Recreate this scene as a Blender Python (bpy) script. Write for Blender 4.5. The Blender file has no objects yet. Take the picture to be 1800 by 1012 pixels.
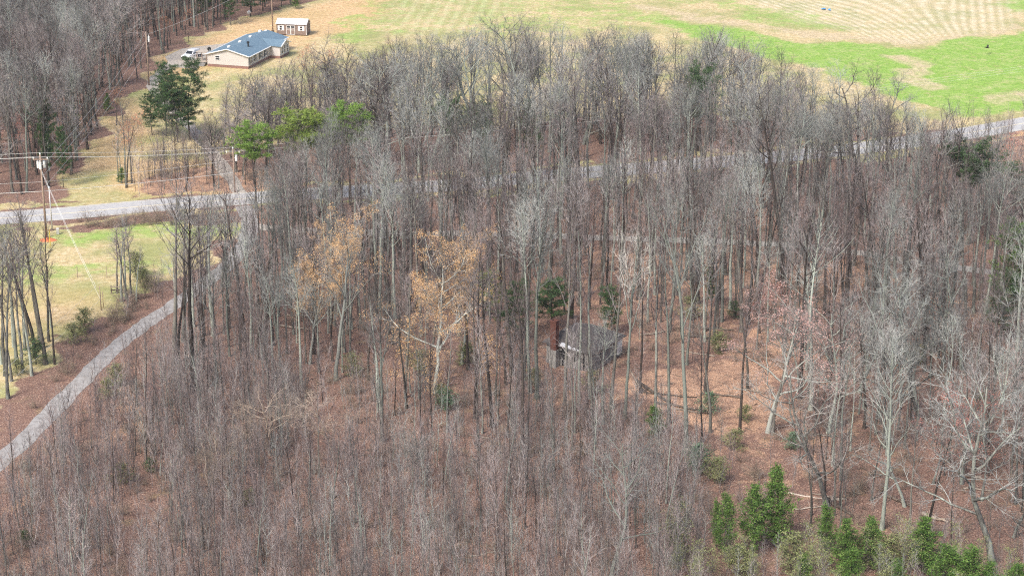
import bpy, math, random
import numpy as np
from mathutils import Vector, Matrix
C = bpy.context.scene.collection
R = math.radians
PI = math.pi
# ------------------------------------------------------------------ camera
F = 3500.0; TH = R(19); CH = 87.0
cd = bpy.data.cameras.new('camera'); cam = bpy.data.objects.new('camera', cd); C.objects.link(cam)
cd.sensor_width = 36; cd.lens = 36 * F / 1800; cd.clip_start = 1; cd.clip_end = 8000
cam.location = (0, 0, CH); cam.rotation_euler = (R(90) - TH, 0, 0)
bpy.context.scene.camera = cam
# ------------------------------------------------------------------ sky, sun, exposure
SUN_EL, SUN_AZ = R(48), R(215)      # azimuth from +Y, clockwise
w = bpy.data.worlds.new('World'); bpy.context.scene.world = w; w.use_nodes = True
nt = w.node_tree
sky = nt.nodes.new('ShaderNodeTexSky'); sky.sky_type = 'NISHITA'; sky.sun_disc = False
sky.sun_elevation = SUN_EL; sky.sun_rotation = SUN_AZ
sky.air_density = 1.0; sky.dust_density = 4.0; sky.ozone_density = 1.0
nt.links.new(sky.outputs[0], nt.nodes['Background'].inputs[0])
nt.nodes['Background'].inputs[1].default_value = 0.10
sl = bpy.data.lights.new('sun', 'SUN'); sl.energy = 1.5; sl.angle = R(14); sl.color = (1.0, 0.97, 0.93)
so = bpy.data.objects.new('sun', sl); C.objects.link(so)
sd = Vector((math.sin(SUN_AZ) * math.cos(SUN_EL), math.cos(SUN_AZ) * math.cos(SUN_EL), math.sin(SUN_EL)))
so.rotation_euler = sd.to_track_quat('Z', 'Y').to_euler(); so.location = (0, 0, 200)
vs = bpy.context.scene.view_settings
cy = bpy.context.scene.cycles; cy.filter_width = 1.15; cy.use_denoising = False; cy.use_adaptive_sampling = False; cy.max_bounces = 5; cy.diffuse_bounces = 3; cy.sample_clamp_indirect = 3
vs.view_transform = 'Standard'; vs.look = 'None'; vs.exposure = 1.22; vs.gamma = 1
HAZE = 0.00008
# ------------------------------------------------------------------ helpers
def at(x, y, z=0.0):
    s, c = math.sin(TH), math.cos(TH)
    dy = F * c + (506 - y) * s; dz = -F * s + (506 - y) * c
    t = (z - CH) / dz
    return ((x - 900) * t, dy * t)
def hgt(X, Y, y):
    s, c = math.sin(TH), math.cos(TH); t = (506 - y) / F
    return CH + Y * (t * c - s) / (c + t * s)
def proj(X, Y, Z=0.0):
    s, c = math.sin(TH), math.cos(TH)
    d = Y * c - (Z - CH) * s; v = Y * s + (Z - CH) * c
    return 900 + F * X / d, 506 - F * v / d, F / d
def tag(o, label=None, cat=None, group=None, kind=None):
    if label: o['label'] = label
    if cat: o['category'] = cat
    if group: o['group'] = group
    if kind: o['kind'] = kind
    return o
def link(name, data, parent=None, loc=(0, 0, 0), rz=0.0):
    o = bpy.data.objects.new(name, data); C.objects.link(o)
    o.location = loc; o.rotation_euler = (0, 0, rz)
    if parent: o.parent = parent
    return o
def thing(name, label, cat, loc=(0, 0, 0), rz=0.0, group=None):
    return tag(link(name, None, None, loc, rz), label, cat, group)
def copy_tree(o, parent=None):
    c = o.copy(); C.objects.link(c)
    if parent: c.parent = parent
    for ch in list(o.children): copy_tree(ch, c)
    return c
class MB:
    def __init__(s): s.v = []; s.f = []
    def add(s, vs_, fs):
        n = len(s.v); s.v.extend(vs_); s.f.extend([tuple(n + i for i in f) for f in fs])
    def box(s, x0, y0, z0, x1, y1, z1):
        s.add([(x0,y0,z0),(x1,y0,z0),(x1,y1,z0),(x0,y1,z0),(x0,y0,z1),(x1,y0,z1),(x1,y1,z1),(x0,y1,z1)],
              [(0,3,2,1),(4,5,6,7),(0,1,5,4),(1,2,6,5),(2,3,7,6),(3,0,4,7)])
    def tube(s, pts, rads, sides=4, cap=False):
        n0 = len(s.v); k = len(pts)
        for i in range(k):
            a = pts[max(i-1, 0)]; b = pts[min(i+1, k-1)]
            dx, dy, dz = b[0]-a[0], b[1]-a[1], b[2]-a[2]
            l = math.sqrt(dx*dx+dy*dy+dz*dz) or 1; dx/=l; dy/=l; dz/=l
            if abs(dz) < .9: ux, uy, uz = -dy, dx, 0.0
            else: ux, uy, uz = 0.0, -dz, dy
            l = math.sqrt(ux*ux+uy*uy+uz*uz) or 1; ux/=l; uy/=l; uz/=l
            wx, wy, wz = dy*uz-dz*uy, dz*ux-dx*uz, dx*uy-dy*ux
            r = rads[i]; p = pts[i]
            for j in range(sides):
                an = 2*PI*j/sides; c_, s_ = math.cos(an)*r, math.sin(an)*r
                s.v.append((p[0]+ux*c_+wx*s_, p[1]+uy*c_+wy*s_, p[2]+uz*c_+wz*s_))
        for i in range(k-1):
            for j in range(sides):
                a = n0+i*sides+j; b = n0+i*sides+(j+1) % sides
                s.f.append((a, b, b+sides, a+sides))
        if cap:
            s.f.append(tuple(n0+(k-1)*sides+j for j in range(sides)))
            s.f.append(tuple(n0+j for j in reversed(range(sides))))
    def spike(s, p, q, r):
        n = len(s.v)
        dx, dy, dz = q[0]-p[0], q[1]-p[1], q[2]-p[2]
        if abs(dz) > abs(dx)+abs(dy): a = (r, 0, 0); b = (-.5*r, .87*r, 0); c = (-.5*r, -.87*r, 0)
        else:
            l = math.hypot(dx, dy) or 1; ex, ey = -dy/l*r, dx/l*r
            a = (0, 0, r); b = (.87*ex, .87*ey, -.5*r); c = (-.87*ex, -.87*ey, -.5*r)
        s.v += [(p[0]+a[0], p[1]+a[1], p[2]+a[2]), (p[0]+b[0], p[1]+b[1], p[2]+b[2]), (p[0]+c[0], p[1]+c[1], p[2]+c[2]), q]
        s.f += [(n, n+1, n+3), (n+1, n+2, n+3), (n+2, n, n+3)]
    def mesh(s, name, mat, smooth=False):
        m = bpy.data.meshes.new(name); m.from_pydata(s.v, [], s.f); m.update()
        if smooth: m.polygons.foreach_set('use_smooth', [True]*len(m.polygons))
        if mat: m.materials.append(mat)
        return m
    def build(s, name, mat, parent=None, smooth=False, **k):
        return link(name, s.mesh(name, mat, smooth), parent, **k)
# ------------------------------------------------------------------ materials
def newmat(name, rough=.85):
    m = bpy.data.materials.new(name); m.use_nodes = True
    b = m.node_tree.nodes['Principled BSDF']; b.inputs['Roughness'].default_value = rough
    b.inputs['Specular IOR Level'].default_value = .25
    return m, m.node_tree, b
def N(t, kind, **kw):
    n = t.nodes.new(kind)
    for k, v in kw.items(): setattr(n, k, v)
    return n
def noise(t, vec, scale, detail=3, rough=.6):
    n = N(t, 'ShaderNodeTexNoise'); n.inputs['Scale'].default_value = scale
    n.inputs['Detail'].default_value = detail; n.inputs['Roughness'].default_value = rough
    if vec is not None: t.links.new(vec, n.inputs['Vector'])
    return n.outputs['Fac']
def ramp(t, fac, stops):
    n = N(t, 'ShaderNodeValToRGB'); e = n.color_ramp.elements
    while len(e) < len(stops): e.new(.5)
    for i, (p, c) in enumerate(stops):
        e[i].position = p; e[i].color = (c[0], c[1], c[2], 1) if not isinstance(c, float) else (c, c, c, 1)
    t.links.new(fac, n.inputs[0]); return n.outputs[0]
def mix(t, a, b, f, mode='MIX'):
    n = N(t, 'ShaderNodeMix', data_type='RGBA', blend_type=mode)
    for s, v in ((n.inputs[0], f), (n.inputs[6], a), (n.inputs[7], b)):
        if isinstance(v, (int, float)): s.default_value = v
        elif isinstance(v, tuple): s.default_value = (v[0], v[1], v[2], 1)
        else: t.links.new(v, s)
    return n.outputs[2]
def math_(t, op, a, b=None, clamp=False):
    n = N(t, 'ShaderNodeMath', operation=op, use_clamp=clamp)
    for i, v in enumerate((a, b)):
        if v is None: continue
        if isinstance(v, (int, float)): n.inputs[i].default_value = v
        else: t.links.new(v, n.inputs[i])
    return n.outputs[0]
def objco(t, sx=1, sy=1, sz=1):
    tc = N(t, 'ShaderNodeTexCoord'); mp = N(t, 'ShaderNodeMapping')
    mp.inputs['Scale'].default_value = (sx, sy, sz); t.links.new(tc.outputs['Object'], mp.inputs[0])
    return mp.outputs[0]
def bump(t, b, h, st=.4, d=.05):
    n = N(t, 'ShaderNodeBump'); n.inputs['Strength'].default_value = st; n.inputs['Distance'].default_value = d
    t.links.new(h, n.inputs['Height']); t.links.new(n.outputs[0], b.inputs['Normal'])
def bark(name, dark, mid, pale, tint=None, sc=(3, 3, .7), lich=.5):
    m, t, b = newmat(name, .9)
    v = objco(t, *sc); oi = N(t, 'ShaderNodeObjectInfo')
    base = ramp(t, noise(t, v, 2.5, 4, .7), [(.3, dark), (.62, mid)])
    sh = math_(t, 'ADD', noise(t, v, .6, 3), math_(t, 'MULTIPLY', math_(t, 'SUBTRACT', oi.outputs['Random'], .5), .5))
    col = mix(t, base, pale, math_(t, 'MULTIPLY', ramp(t, sh, [(.5 - lich*.25, 0.0), (.75 - lich*.25, 1.0)]), .85))
    if tint: col = mix(t, col, tint, math_(t, 'MULTIPLY', math_(t, 'FRACT', math_(t, 'MULTIPLY', oi.outputs['Random'], 7.31)), .4))
    k = math_(t, 'ADD', .58, math_(t, 'MULTIPLY', math_(t, 'FRACT', math_(t, 'MULTIPLY', oi.outputs['Random'], 3.77)), .85))
    h = N(t, 'ShaderNodeHueSaturation'); t.links.new(col, h.inputs['Color']); t.links.new(k, h.inputs['Value'])
    t.links.new(h.outputs[0], b.inputs['Base Color'])
    return m
def plain(name, c1, c2=None, scale=3.0, rough=.8, metal=0.0, bmp=0, stretch=(1, 1, 1)):
    m, t, b = newmat(name, rough); b.inputs['Metallic'].default_value = metal
    c2 = c2 or tuple(x*.75 for x in c1)
    v = objco(t, *stretch); nf = noise(t, v, scale, 4, .65)
    t.links.new(ramp(t, nf, [(.3, c2), (.7, c1)]), b.inputs['Base Color'])
    if bmp: bump(t, b, nf, bmp)
    return m
def leafm(name, a, b_, c_):
    m, t, b = newmat(name, .7)
    v = objco(t); g = N(t, 'ShaderNodeNewGeometry')
    rnd = g.outputs['Random Per Island']
    col = ramp(t, rnd, [(0, a), (.5, b_), (1, c_)])
    col = mix(t, col, tuple(x*.55 for x in a), ramp(t, noise(t, v, .8, 2), [(.4, 0.0), (.7, .8)]))
    t.links.new(col, b.inputs['Base Color'])
    b.inputs['Specular IOR Level'].default_value = .15
    return m
M = {}
M['dark_bark'] = bark('dark_bark', (.022, .018, .015), (.085, .068, .057), (.17, .165, .14), lich=.3)
M['grey_bark'] = bark('grey_bark', (.04, .038, .034), (.15, .148, .132), (.31, .345, .29), lich=.75)
M['pale_bark'] = bark('pale_bark', (.10, .10, .09), (.23, .24, .215), (.37, .39, .345), lich=.8)
M['twig'] = bark('twig_bark', (.045, .041, .04), (.165, .15, .147), (.31, .30, .29), (.27, .17, .16), lich=.4)
M['grey_twig'] = bark('grey_twig_bark', (.06, .062, .058), (.20, .205, .195), (.35, .36, .335), lich=.7)
M['pale_twig'] = bark('pale_twig_bark', (.15, .14, .125), (.29, .275, .25), (.40, .38, .345), lich=.6)
M['tan_twig'] = bark('tan_twig_bark', (.22, .165, .12), (.38, .30, .23), (.48, .39, .31), lich=.5)
M['sap'] = bark('sapling_bark', (.04, .034, .032), (.175, .15, .143), (.37, .35, .335), (.29, .195, .18), lich=.4)
M['brush'] = bark('brush_bark', (.07, .05, .04), (.20, .15, .115), (.36, .31, .23), (.27, .18, .14), lich=.4)
M['red_bud'] = leafm('red_buds', (.50, .16, .13), (.60, .26, .20), (.52, .20, .12))
M['orange_bud'] = leafm('orange_buds', (.50, .22, .12), (.55, .30, .18), (.42, .20, .12))
M['pink_bud'] = leafm('pinkish_buds', (.56, .36, .32), (.62, .44, .40), (.52, .26, .20))
M['beech'] = leafm('tan_leaves', (.70, .43, .20), (.80, .56, .32), (.64, .35, .13))
M['pine'] = leafm('pine_needles', (.045, .085, .03), (.075, .14, .05), (.10, .16, .07))
M['cedar'] = leafm('cedar_needles', (.055, .125, .025), (.11, .21, .04), (.19, .26, .07))
M['lime'] = leafm('yellow_green_needles', (.20, .27, .05), (.28, .36, .08), (.16, .27, .05))
M['lime2'] = leafm('bright_green_needles', (.12, .24, .04), (.20, .33, .06), (.26, .36, .08))
M['olive'] = leafm('olive_leaves', (.20, .22, .09), (.27, .28, .13), (.15, .19, .07))
M['olive_light'] = leafm('light_olive_leaves', (.24, .27, .10), (.32, .33, .15), (.18, .25, .07))
M['holly'] = leafm('holly_leaves', (.09, .17, .09), (.13, .23, .13), (.16, .24, .15))
M['road'] = plain('asphalt', (.47, .465, .455), (.37, .365, .36), 1.2, .9)
M['gravel'] = plain('lane_gravel', (.52, .47, .40), (.28, .245, .21), 2.2, .95, bmp=.5)
M['lane'] = plain('lane_paving', (.40, .385, .37), (.22, .205, .19), 1.1, .95)
M['line'] = plain('road_paint', (.72, .66, .50), (.60, .52, .36), 3)
M['wood'] = plain('weathered_pole_wood', (.36, .27, .21), (.24, .17, .13), 4, .9, stretch=(6, 6, .6))
M['grey_wood'] = plain('grey_boards', (.37, .36, .34), (.12, .11, .10), 3, .95, stretch=(9, 9, .8), bmp=.3)
M['roof_old'] = plain('old_roof', (.12, .105, .10), (.05, .045, .045), 1.4, .95)
M['brick'] = plain('brick_red', (.18, .075, .055), (.085, .04, .032), 6, .9)
M['concrete'] = plain('concrete', (.40, .39, .36), (.22, .21, .19), 2, .9)
M['white'] = plain('white_paint', (.80, .80, .78), (.70, .70, .68), 2, .6)
M['metal_white'] = plain('white_metal_roof', (.82, .82, .83), (.74, .74, .76), .8, .45)
M['siding'] = plain('vinyl_siding', (.56, .52, .49), (.50, .47, .44), 1.2, .7, stretch=(.3, .3, 8))
M['shingle'] = plain('blue_grey_shingles', (.15, .225, .285), (.11, .175, .23), 1.5, .8)
M['skirt'] = plain('brick_skirt', (.30, .17, .14), (.20, .11, .09), 5)
M['shed'] = plain('brown_shed_siding', (.25, .19, .16), (.20, .15, .125), 2, .8, stretch=(8, 8, .2))
M['glass'] = plain('dark_glass', (.035, .04, .05), (.02, .025, .03), 1, .12)
M['black'] = plain('black_plastic', (.03, .03, .032), (.02, .02, .02), 2, .5)
M['rubber'] = plain('tyre_rubber', (.025, .025, .025), (.02, .02, .02), 3, .9)
M['silver'] = plain('silver_paint', (.68, .70, .72), (.62, .64, .66), .5, .3)
M['darkcar'] = plain('dark_trim', (.06, .062, .07), (.05, .05, .055), 2, .4)
M['steel'] = plain('galvanised_steel', (.62, .62, .62), (.50, .50, .50), 3, .45, .3)
M['wire'] = plain('bright_wire', (.78, .77, .74), (.70, .69, .66), 1, .5)
M['ceramic'] = plain('pale_ceramic', (.82, .82, .80), (.7, .7, .68), 2, .4)
M['yellow'] = plain('yellow_plastic', (.75, .58, .06), (.65, .48, .05), 2, .5)
M['clay'] = plain('orange_clay', (.62, .20, .09), (.48, .15, .07), 3, .95)
M['deck'] = plain('deck_boards', (.46, .40, .33), (.36, .31, .26), 3, .9)
M['log'] = bark('log_bark', (.06, .045, .035), (.18, .14, .11), (.34, .28, .22), sc=(1, 1, 1))
M['pale_log'] = bark('pale_log_bark', (.14, .11, .085), (.30, .25, .20), (.42, .36, .30), sc=(1, 1, 1))
M['feather'] = plain('dark_feathers', (.05, .042, .038), (.025, .02, .02), 8, .8)
M['blue'] = plain('blue_plastic', (.10, .38, .75), (.06, .25, .6), 3, .5)
# ------------------------------------------------------------------ ground
def poly(px): return np.array([at(x, y) for x, y in px])
def inside(P, X, Y):
    r = np.zeros(X.shape, bool); n = len(P)
    for i in range(n):
        x1, y1 = P[i]; x2, y2 = P[(i+1) % n]
        c = ((y1 > Y) != (y2 > Y))
        with np.errstate(divide='ignore', invalid='ignore'):
            xi = (x2-x1)*(Y-y1)/((y2-y1) if y2 != y1 else 1e-9)+x1
        r ^= c & (X < xi)
    return r
def dpl(P, X, Y):
    d = np.full(X.shape, 1e9)
    for (x1, y1), (x2, y2) in zip(P[:-1], P[1:]):
        vx, vy = x2-x1, y2-y1; L = vx*vx+vy*vy
        t = np.clip(((X-x1)*vx+(Y-y1)*vy)/L, 0, 1)
        d = np.minimum(d, np.hypot(X-x1-t*vx, Y-y1-t*vy))
    return d
ROAD = poly([(-260, 410), (-100, 393), (0, 384), (130, 374), (250, 363), (420, 350), (560, 340), (800, 325), (1000, 306), (1310, 281), (1500, 262), (1650, 242), (1750, 226), (1850, 208), (2100, 165), (2400, 110)])
DRIVE = poly([(-330, 1060), (-140, 925), (-20, 830), (60, 755), (135, 678), (195, 618), (250, 573), (310, 533), (360, 497), (405, 462), (432, 425), (440, 392), (428, 362)])
LANE = poly([(442, 398), (520, 404), (700, 410), (900, 412), (1100, 419), (1260, 424), (1400, 432), (1500, 443), (1620, 462), (1740, 478), (1900, 500), (2100, 540)])
YARD = poly([(428, 345), (385, 285), (345, 235), (300, 190), (270, 160), (275, 135), (305, 110), (330, 105)])
PAD = poly([(300, 118), (290, 100), (320, 86), (350, 82), (420, 74), (400, 92), (362, 106), (345, 122)])
xs = np.unique(np.concatenate([np.linspace(-2600, -160, 24), np.arange(-150, 151, .9), np.linspace(160, 2600, 24)]))
ys = np.unique(np.concatenate([np.linspace(-200, 140, 12), np.arange(150, 520, .9), np.linspace(530, 4200, 34)]))
GX, GY = np.meshgrid(xs, ys)
wx = GX + 1.6*np.sin(GY*.35+1)+1.1*np.sin(GX*.8+GY*.5)+.6*np.sin(GX*1.9-GY*1.3)
wy = GY + 1.6*np.sin(GX*.3+2)+1.1*np.sin(GX*.6-GY*.9)+.6*np.sin(GX*1.5+GY*1.7)
def blur(a, k=2):
    a = a.astype(float)
    for _ in range(k):
        p = np.pad(a, 1, mode='edge')
        a = (p[:-2, 1:-1]+p[2:, 1:-1]+p[1:-1, :-2]+p[1:-1, 2:]+2*p[1:-1, 1:-1])/6
    return a
def mask(px, k=2): return blur(inside(poly(px), wx, wy), k)
OPEN = [(-600, 700), (-40, 735), (30, 690), (85, 632), (140, 590), (190, 555), (215, 530), (300, 500), (395, 430), (425, 388), (-600, 430)]
SWATH = [(90, 352), (135, 300), (170, 240), (205, 195), (235, 165), (270, 165), (330, 215), (380, 280), (330, 300), (250, 318), (225, 350)]
FIELD = [(235, 172), (285, 100), (330, 72), (430, 30), (545, 6), (600, -40), (660, -300), (3000, -300), (2600, 100), (1830, 210), (1640, 236), (1500, 225), (1350, 210), (1150, 195), (900, 225), (640, 225), (500, 250), (370, 275), (300, 240)]
grass = np.clip(mask(OPEN, 1)+mask(SWATH)+mask(FIELD, 2), 0, 1)
verge = np.clip(1.2-np.abs(dpl(ROAD, wx, wy)-4.6)/1.8, 0, 1)
grass = np.maximum(grass, verge*.9)
lush = np.zeros_like(grass)
for px, a in (([(1120, 20), (1400, 72), (1600, 84), (1720, 66), (1900, 40), (2600, 60), (1830, 200), (1660, 200), (1560, 170), (1450, 120), (1360, 108), (1230, 70)], .95),
              ([(1050, 15), (1160, 28), (1400, 78), (1560, 100), (1380, 112), (1200, 62)], .6), ([(1780, -60), (1900, -60), (1900, 40), (1770, 22)], .9),
              ([(600, 25), (650, 30), (655, 75), (590, 85)], .55), ([(830, -10), (880, 0), (900, 60), (820, 50)], .5), ([(1250, 0), (1420, 20), (1520, 60), (1300, 40)], .55),
              ([(900, -60), (1250, -60), (1250, 5), (950, 0)], .5), ([(640, -60), (900, -60), (1200, 30), (1000, 60), (640, 60)], .38), ([(85, 392), (440, 380), (430, 412), (150, 428), (85, 424)], .6), ([(-40, 452), (300, 462), (330, 482), (-40, 500)], .5), ([(150, 400), (75, 425), (200, 430)], .4)):
    lush = np.maximum(lush, a*mask(px, 4))
dryp = np.zeros_like(grass)
for px, a in (([(1560, 95), (1610, 95), (1650, 140), (1640, 165), (1590, 150)], .8), ([(1130, 20), (1330, 52), (1500, 74), (1660, 80), (1800, 48), (1800, 38), (1650, 70), (1500, 64), (1330, 42), (1130, 8)], .9),
              ([(1730, 168), (1850, 145), (1850, 175), (1740, 190)], .7), ([(1180, 95), (1300, 105), (1420, 130), (1350, 150), (1200, 130)], .4)):
    dryp = np.maximum(dryp, a*mask(px, 2))
rowa = mask([(1270, -80), (1310, 5), (1400, 30), (1500, 62), (1600, 74), (1700, 62), (1790, 38), (1760, -80)], 12)
rowb = mask([(690, -60), (1000, -60), (900, 10), (850, 50), (830, 120), (760, 110), (700, 60)], 8)
pale = np.zeros_like(grass)
for px, a in (([(1120, 645), (1260, 630), (1370, 600), (1400, 700), (1370, 760), (1280, 765), (1160, 735), (1090, 690)], .95), ([(1020, 435), (1150, 430), (1400, 440), (1560, 470), (1560, 510), (1350, 560), (1250, 520), (1100, 490), (1020, 470)], .75),
              ([(180, 700), (260, 660), (290, 700), (230, 790), (170, 800)], .6), ([(0, 880), (60, 850), (70, 980), (0, 980)], .6), ([(210, 345), (430, 345), (560, 335), (470, 290), (230, 280)], .85), ([(1300, 560), (1420, 540), (1430, 640), (1330, 640)], .7),
              ([(900, 420), (1500, 430), (1760, 500), (1700, 640), (1450, 900), (1300, 860), (1250, 760), (900, 720)], .42), ([(235, 165), (290, 100), (430, 35), (560, 10), (700, -40), (650, 45), (480, 90), (330, 130)], .8), ([(110, 345), (170, 240), (235, 170), (262, 200), (230, 290), (150, 300)], .75), ([(0, 500), (190, 505), (120, 600), (0, 620)], .4),
              ([(680, 640), (860, 650), (850, 700), (700, 700)], .4), ([(1760, 220), (1850, 210), (1850, 300), (1650, 270)], .7)):
    pale = np.maximum(pale, a*mask(px, 4))
nv = GX.size
me = bpy.data.meshes.new('ground')
GZ = np.zeros_like(GX)
co = np.stack([GX, GY, GZ], -1).reshape(-1, 3)
ny, nx = GX.shape
idx = np.arange(nv).reshape(ny, nx)
fc = np.stack([idx[:-1, :-1], idx[:-1, 1:], idx[1:, 1:], idx[1:, :-1]], -1).reshape(-1, 4)
me.vertices.add(nv); me.vertices.foreach_set('co', co.ravel())
me.loops.add(fc.size); me.loops.foreach_set('vertex_index', fc.ravel().astype(np.int32))
me.polygons.add(len(fc)); me.polygons.foreach_set('loop_start', np.arange(0, fc.size, 4, dtype=np.int32))
me.update(calc_edges=True); me.validate()
for nm, a in (('grass', grass), ('lush', lush), ('dryp', dryp), ('rowa', rowa), ('rowb', rowb), ('pale', pale), ('rowph', (GX-np.clip(.26-.022*(GX-79), -.2, .45)*(430-GY))/2.1)):
    at_ = me.attributes.new(nm, 'FLOAT', 'POINT'); at_.data.foreach_set('value', a.ravel().astype(np.float32))
gm, t, b = newmat('ground_cover', .95)
def attr(nm):
    n = N(t, 'ShaderNodeAttribute', attribute_name=nm); return n.outputs['Fac']
v = objco(t)
n_fine = noise(t, v, 5.5, 4, .75); n_mid = noise(t, v, 1.1, 4, .65); n_big = noise(t, v, .09, 4, .6); n_b2 = noise(t, v, .35, 3, .6)
lit = ramp(t, n_fine, [(.34, (.025, .016, .013)), (.46, (.16, .088, .066)), (.56, (.35, .215, .155)), (.69, (.76, .60, .46))])
lit = mix(t, lit, (.17, .10, .078), ramp(t, n_mid, [(.42, .6), (.6, 0.0)]))
lit = mix(t, lit, (.26, .22, .10), ramp(t, n_b2, [(.58, 0.0), (.78, .45)]))
straw = ramp(t, n_fine, [(.34, (.13, .065, .04)), (.47, (.46, .265, .165)), (.68, (.78, .55, .38))])
nz = math_(t, 'ADD', attr('pale'), math_(t, 'MULTIPLY', math_(t, 'SUBTRACT', n_b2, .55), 2.0))
lit = mix(t, lit, straw, ramp(t, math_(t, 'ADD', nz, math_(t, 'MULTIPLY', math_(t, 'SUBTRACT', n_mid, .5), .9)), [(.3, 0.0), (1.0, 1.0)]))
dry = ramp(t, n_mid, [(.3, (.36, .27, .13)), (.5, (.52, .41, .22)), (.7, (.64, .55, .36))])
dry = mix(t, dry, (.24, .28, .09), ramp(t, n_big, [(.42, 0.0), (.62, .75)]))
dry = mix(t, dry, (.17, .13, .08), ramp(t, noise(t, v, 3.2, 4, .8), [(.60, 0.0), (.75, .55)]))
green = mix(t, ramp(t, n_mid, [(.3, (.15, .28, .04)), (.7, (.27, .44, .07))]), (.38, .45, .16), ramp(t, n_b2, [(.45, 0.0), (.7, .6)]))
green = mix(t, green, (.48, .42, .22), ramp(t, math_(t, 'ADD', math_(t, 'MULTIPLY', noise(t, v, .22, 5, .75), .6), math_(t, 'MULTIPLY', n_mid, .4)), [(.5, 0.0), (.66, .7)]))
lz = math_(t, 'ADD', attr('lush'), math_(t, 'MULTIPLY', math_(t, 'SUBTRACT', n_b2, .5), 1.9))
dry = mix(t, dry, ramp(t, n_mid, [(.3, (.42, .25, .12)), (.7, (.74, .50, .28))]), math_(t, 'MULTIPLY', attr('pale'), .85))
gcol = mix(t, dry, green, ramp(t, lz, [(.25, 0.0), (.85, 1.0)]))
gcol = mix(t, gcol, ramp(t, n_mid, [(.3, (.34, .27, .14)), (.7, (.66, .53, .36))]), ramp(t, math_(t, 'ADD', attr('dryp'), math_(t, 'MULTIPLY', math_(t, 'SUBTRACT', n_b2, .5), 1.2)), [(.3, 0.0), (.9, .9)]))
def rows(ang, freq, warp):
    mp = N(t, 'ShaderNodeMapping'); mp.inputs['Rotation'].default_value = (0, 0, ang); t.links.new(v, mp.inputs[0])
    wv = N(t, 'ShaderNodeTexWave', wave_type='BANDS', bands_direction='X'); wv.inputs['Scale'].default_value = freq
    wv.inputs['Distortion'].default_value = warp; wv.inputs['Detail'].default_value = 4; wv.inputs['Detail Scale'].default_value = 1.6; wv.inputs['Detail Roughness'].default_value = .7
    t.links.new(mp.outputs[0], wv.inputs['Vector']); return wv.outputs['Fac']
ph = math_(t, 'ADD', math_(t, 'MULTIPLY', attr('rowph'), 2*PI), math_(t, 'MULTIPLY', noise(t, v, .5, 4, .7), 3.2))
rowc = ramp(t, math_(t, 'ADD', math_(t, 'ADD', math_(t, 'MULTIPLY', math_(t, 'SINE', ph), .2), .12), math_(t, 'MULTIPLY', noise(t, v, 1.6, 4, .8), .8)), [(.15, (.34, .31, .16)), (.5, (.55, .47, .32)), (.9, (.78, .69, .54))])
gcol = mix(t, gcol, rowc, math_(t, 'MULTIPLY', attr('rowa'), ramp(t, n_b2, [(.35, .8), (.65, .15)])))
rc2 = ramp(t, rows(.07, .12, 3.0), [(.3, (.36, .30, .17)), (.75, (.72, .62, .45))])
gcol = mix(t, gcol, rc2, math_(t, 'MULTIPLY', attr('rowb'), ramp(t, n_b2, [(.35, .03), (.7, .3)])))
gz = math_(t, 'ADD', attr('grass'), math_(t, 'MULTIPLY', math_(t, 'SUBTRACT', n_mid, .5), .8))
col = mix(t, lit, gcol, ramp(t, gz, [(.35, 0.0), (.65, 1.0)]))
t.links.new(col, b.inputs['Base Color']); bump(t, b, n_fine, .6, .12)
me.materials.append(gm)
tag(link('ground', me), 'leaf litter floor of the wood, lawns and striped farm field', 'ground', kind='structure')
def strip(name, P, w_, z, mat, label, cat, sub=6, off=0.0, kind='structure', wob=0.0):
    # resample with catmull-rom
    pts = []
    for i in range(len(P)-1):
        p0 = P[max(i-1, 0)]; p1 = P[i]; p2 = P[i+1]; p3 = P[min(i+2, len(P)-1)]
        for k in range(sub):
            u = k/sub
            pts.append(.5*((2*p1)+(-p0+p2)*u+(2*p0-5*p1+4*p2-p3)*u*u+(-p0+3*p1-3*p2+p3)*u**3))
    pts.append(P[-1]); pts = np.array(pts)
    mb = MB(); rr = random.Random(5)
    for i, p in enumerate(pts):
        d = pts[min(i+1, len(pts)-1)]-pts[max(i-1, 0)]; d = d/np.linalg.norm(d); n = np.array([-d[1], d[0]])
        a = p+n*(off+w_/2+rr.uniform(-wob, wob)); c = p+n*(off-w_/2+rr.uniform(-wob, wob))
        mb.v += [(a[0], a[1], z), (c[0], c[1], z)]
        if i: k = 2*i; mb.f.append((k-2, k-1, k+1, k))
    o = mb.build(name, mat); tag(o, label, cat, kind=kind); return pts, o
strip('gravel_lane', LANE, 2.6, .010, M['gravel'], 'pale gravel lane running through the wood behind the shack', 'lane', wob=.35)
strip('house_lane', YARD, 2.2, .012, M['gravel'], 'grey gravel track from the road up to the mobile home', 'lane', wob=.3)
strip('driveway', DRIVE, 2.5, .018, M['lane'], 'pale driveway curving through the young trees up to the road', 'driveway', sub=8, wob=.16)
strip('road', ROAD, 6.7, .03, M['road'], 'grey two-lane road crossing behind the wood', 'road')
strip('road_marking', ROAD, .28, .036, M['line'], 'pale centre line painted along the road', 'road marking', off=0)
strip('edge_line', ROAD, .13, .036, M['line'], 'thin pale edge line on the near side of the road', 'road marking', off=-3.0)
strip('edge_line', ROAD, .13, .036, M['line'], 'thin pale edge line on the far side of the road', 'road marking', off=3.0)
mb = MB(); mb.v = [(x, y, .022) for x, y in PAD]; mb.f = [tuple(range(len(PAD)))[::-1]]
o = mb.build('parking_pad', M['gravel']); tag(o, 'grey gravel parking area beside the mobile home', 'parking area', kind='structure')
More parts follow.
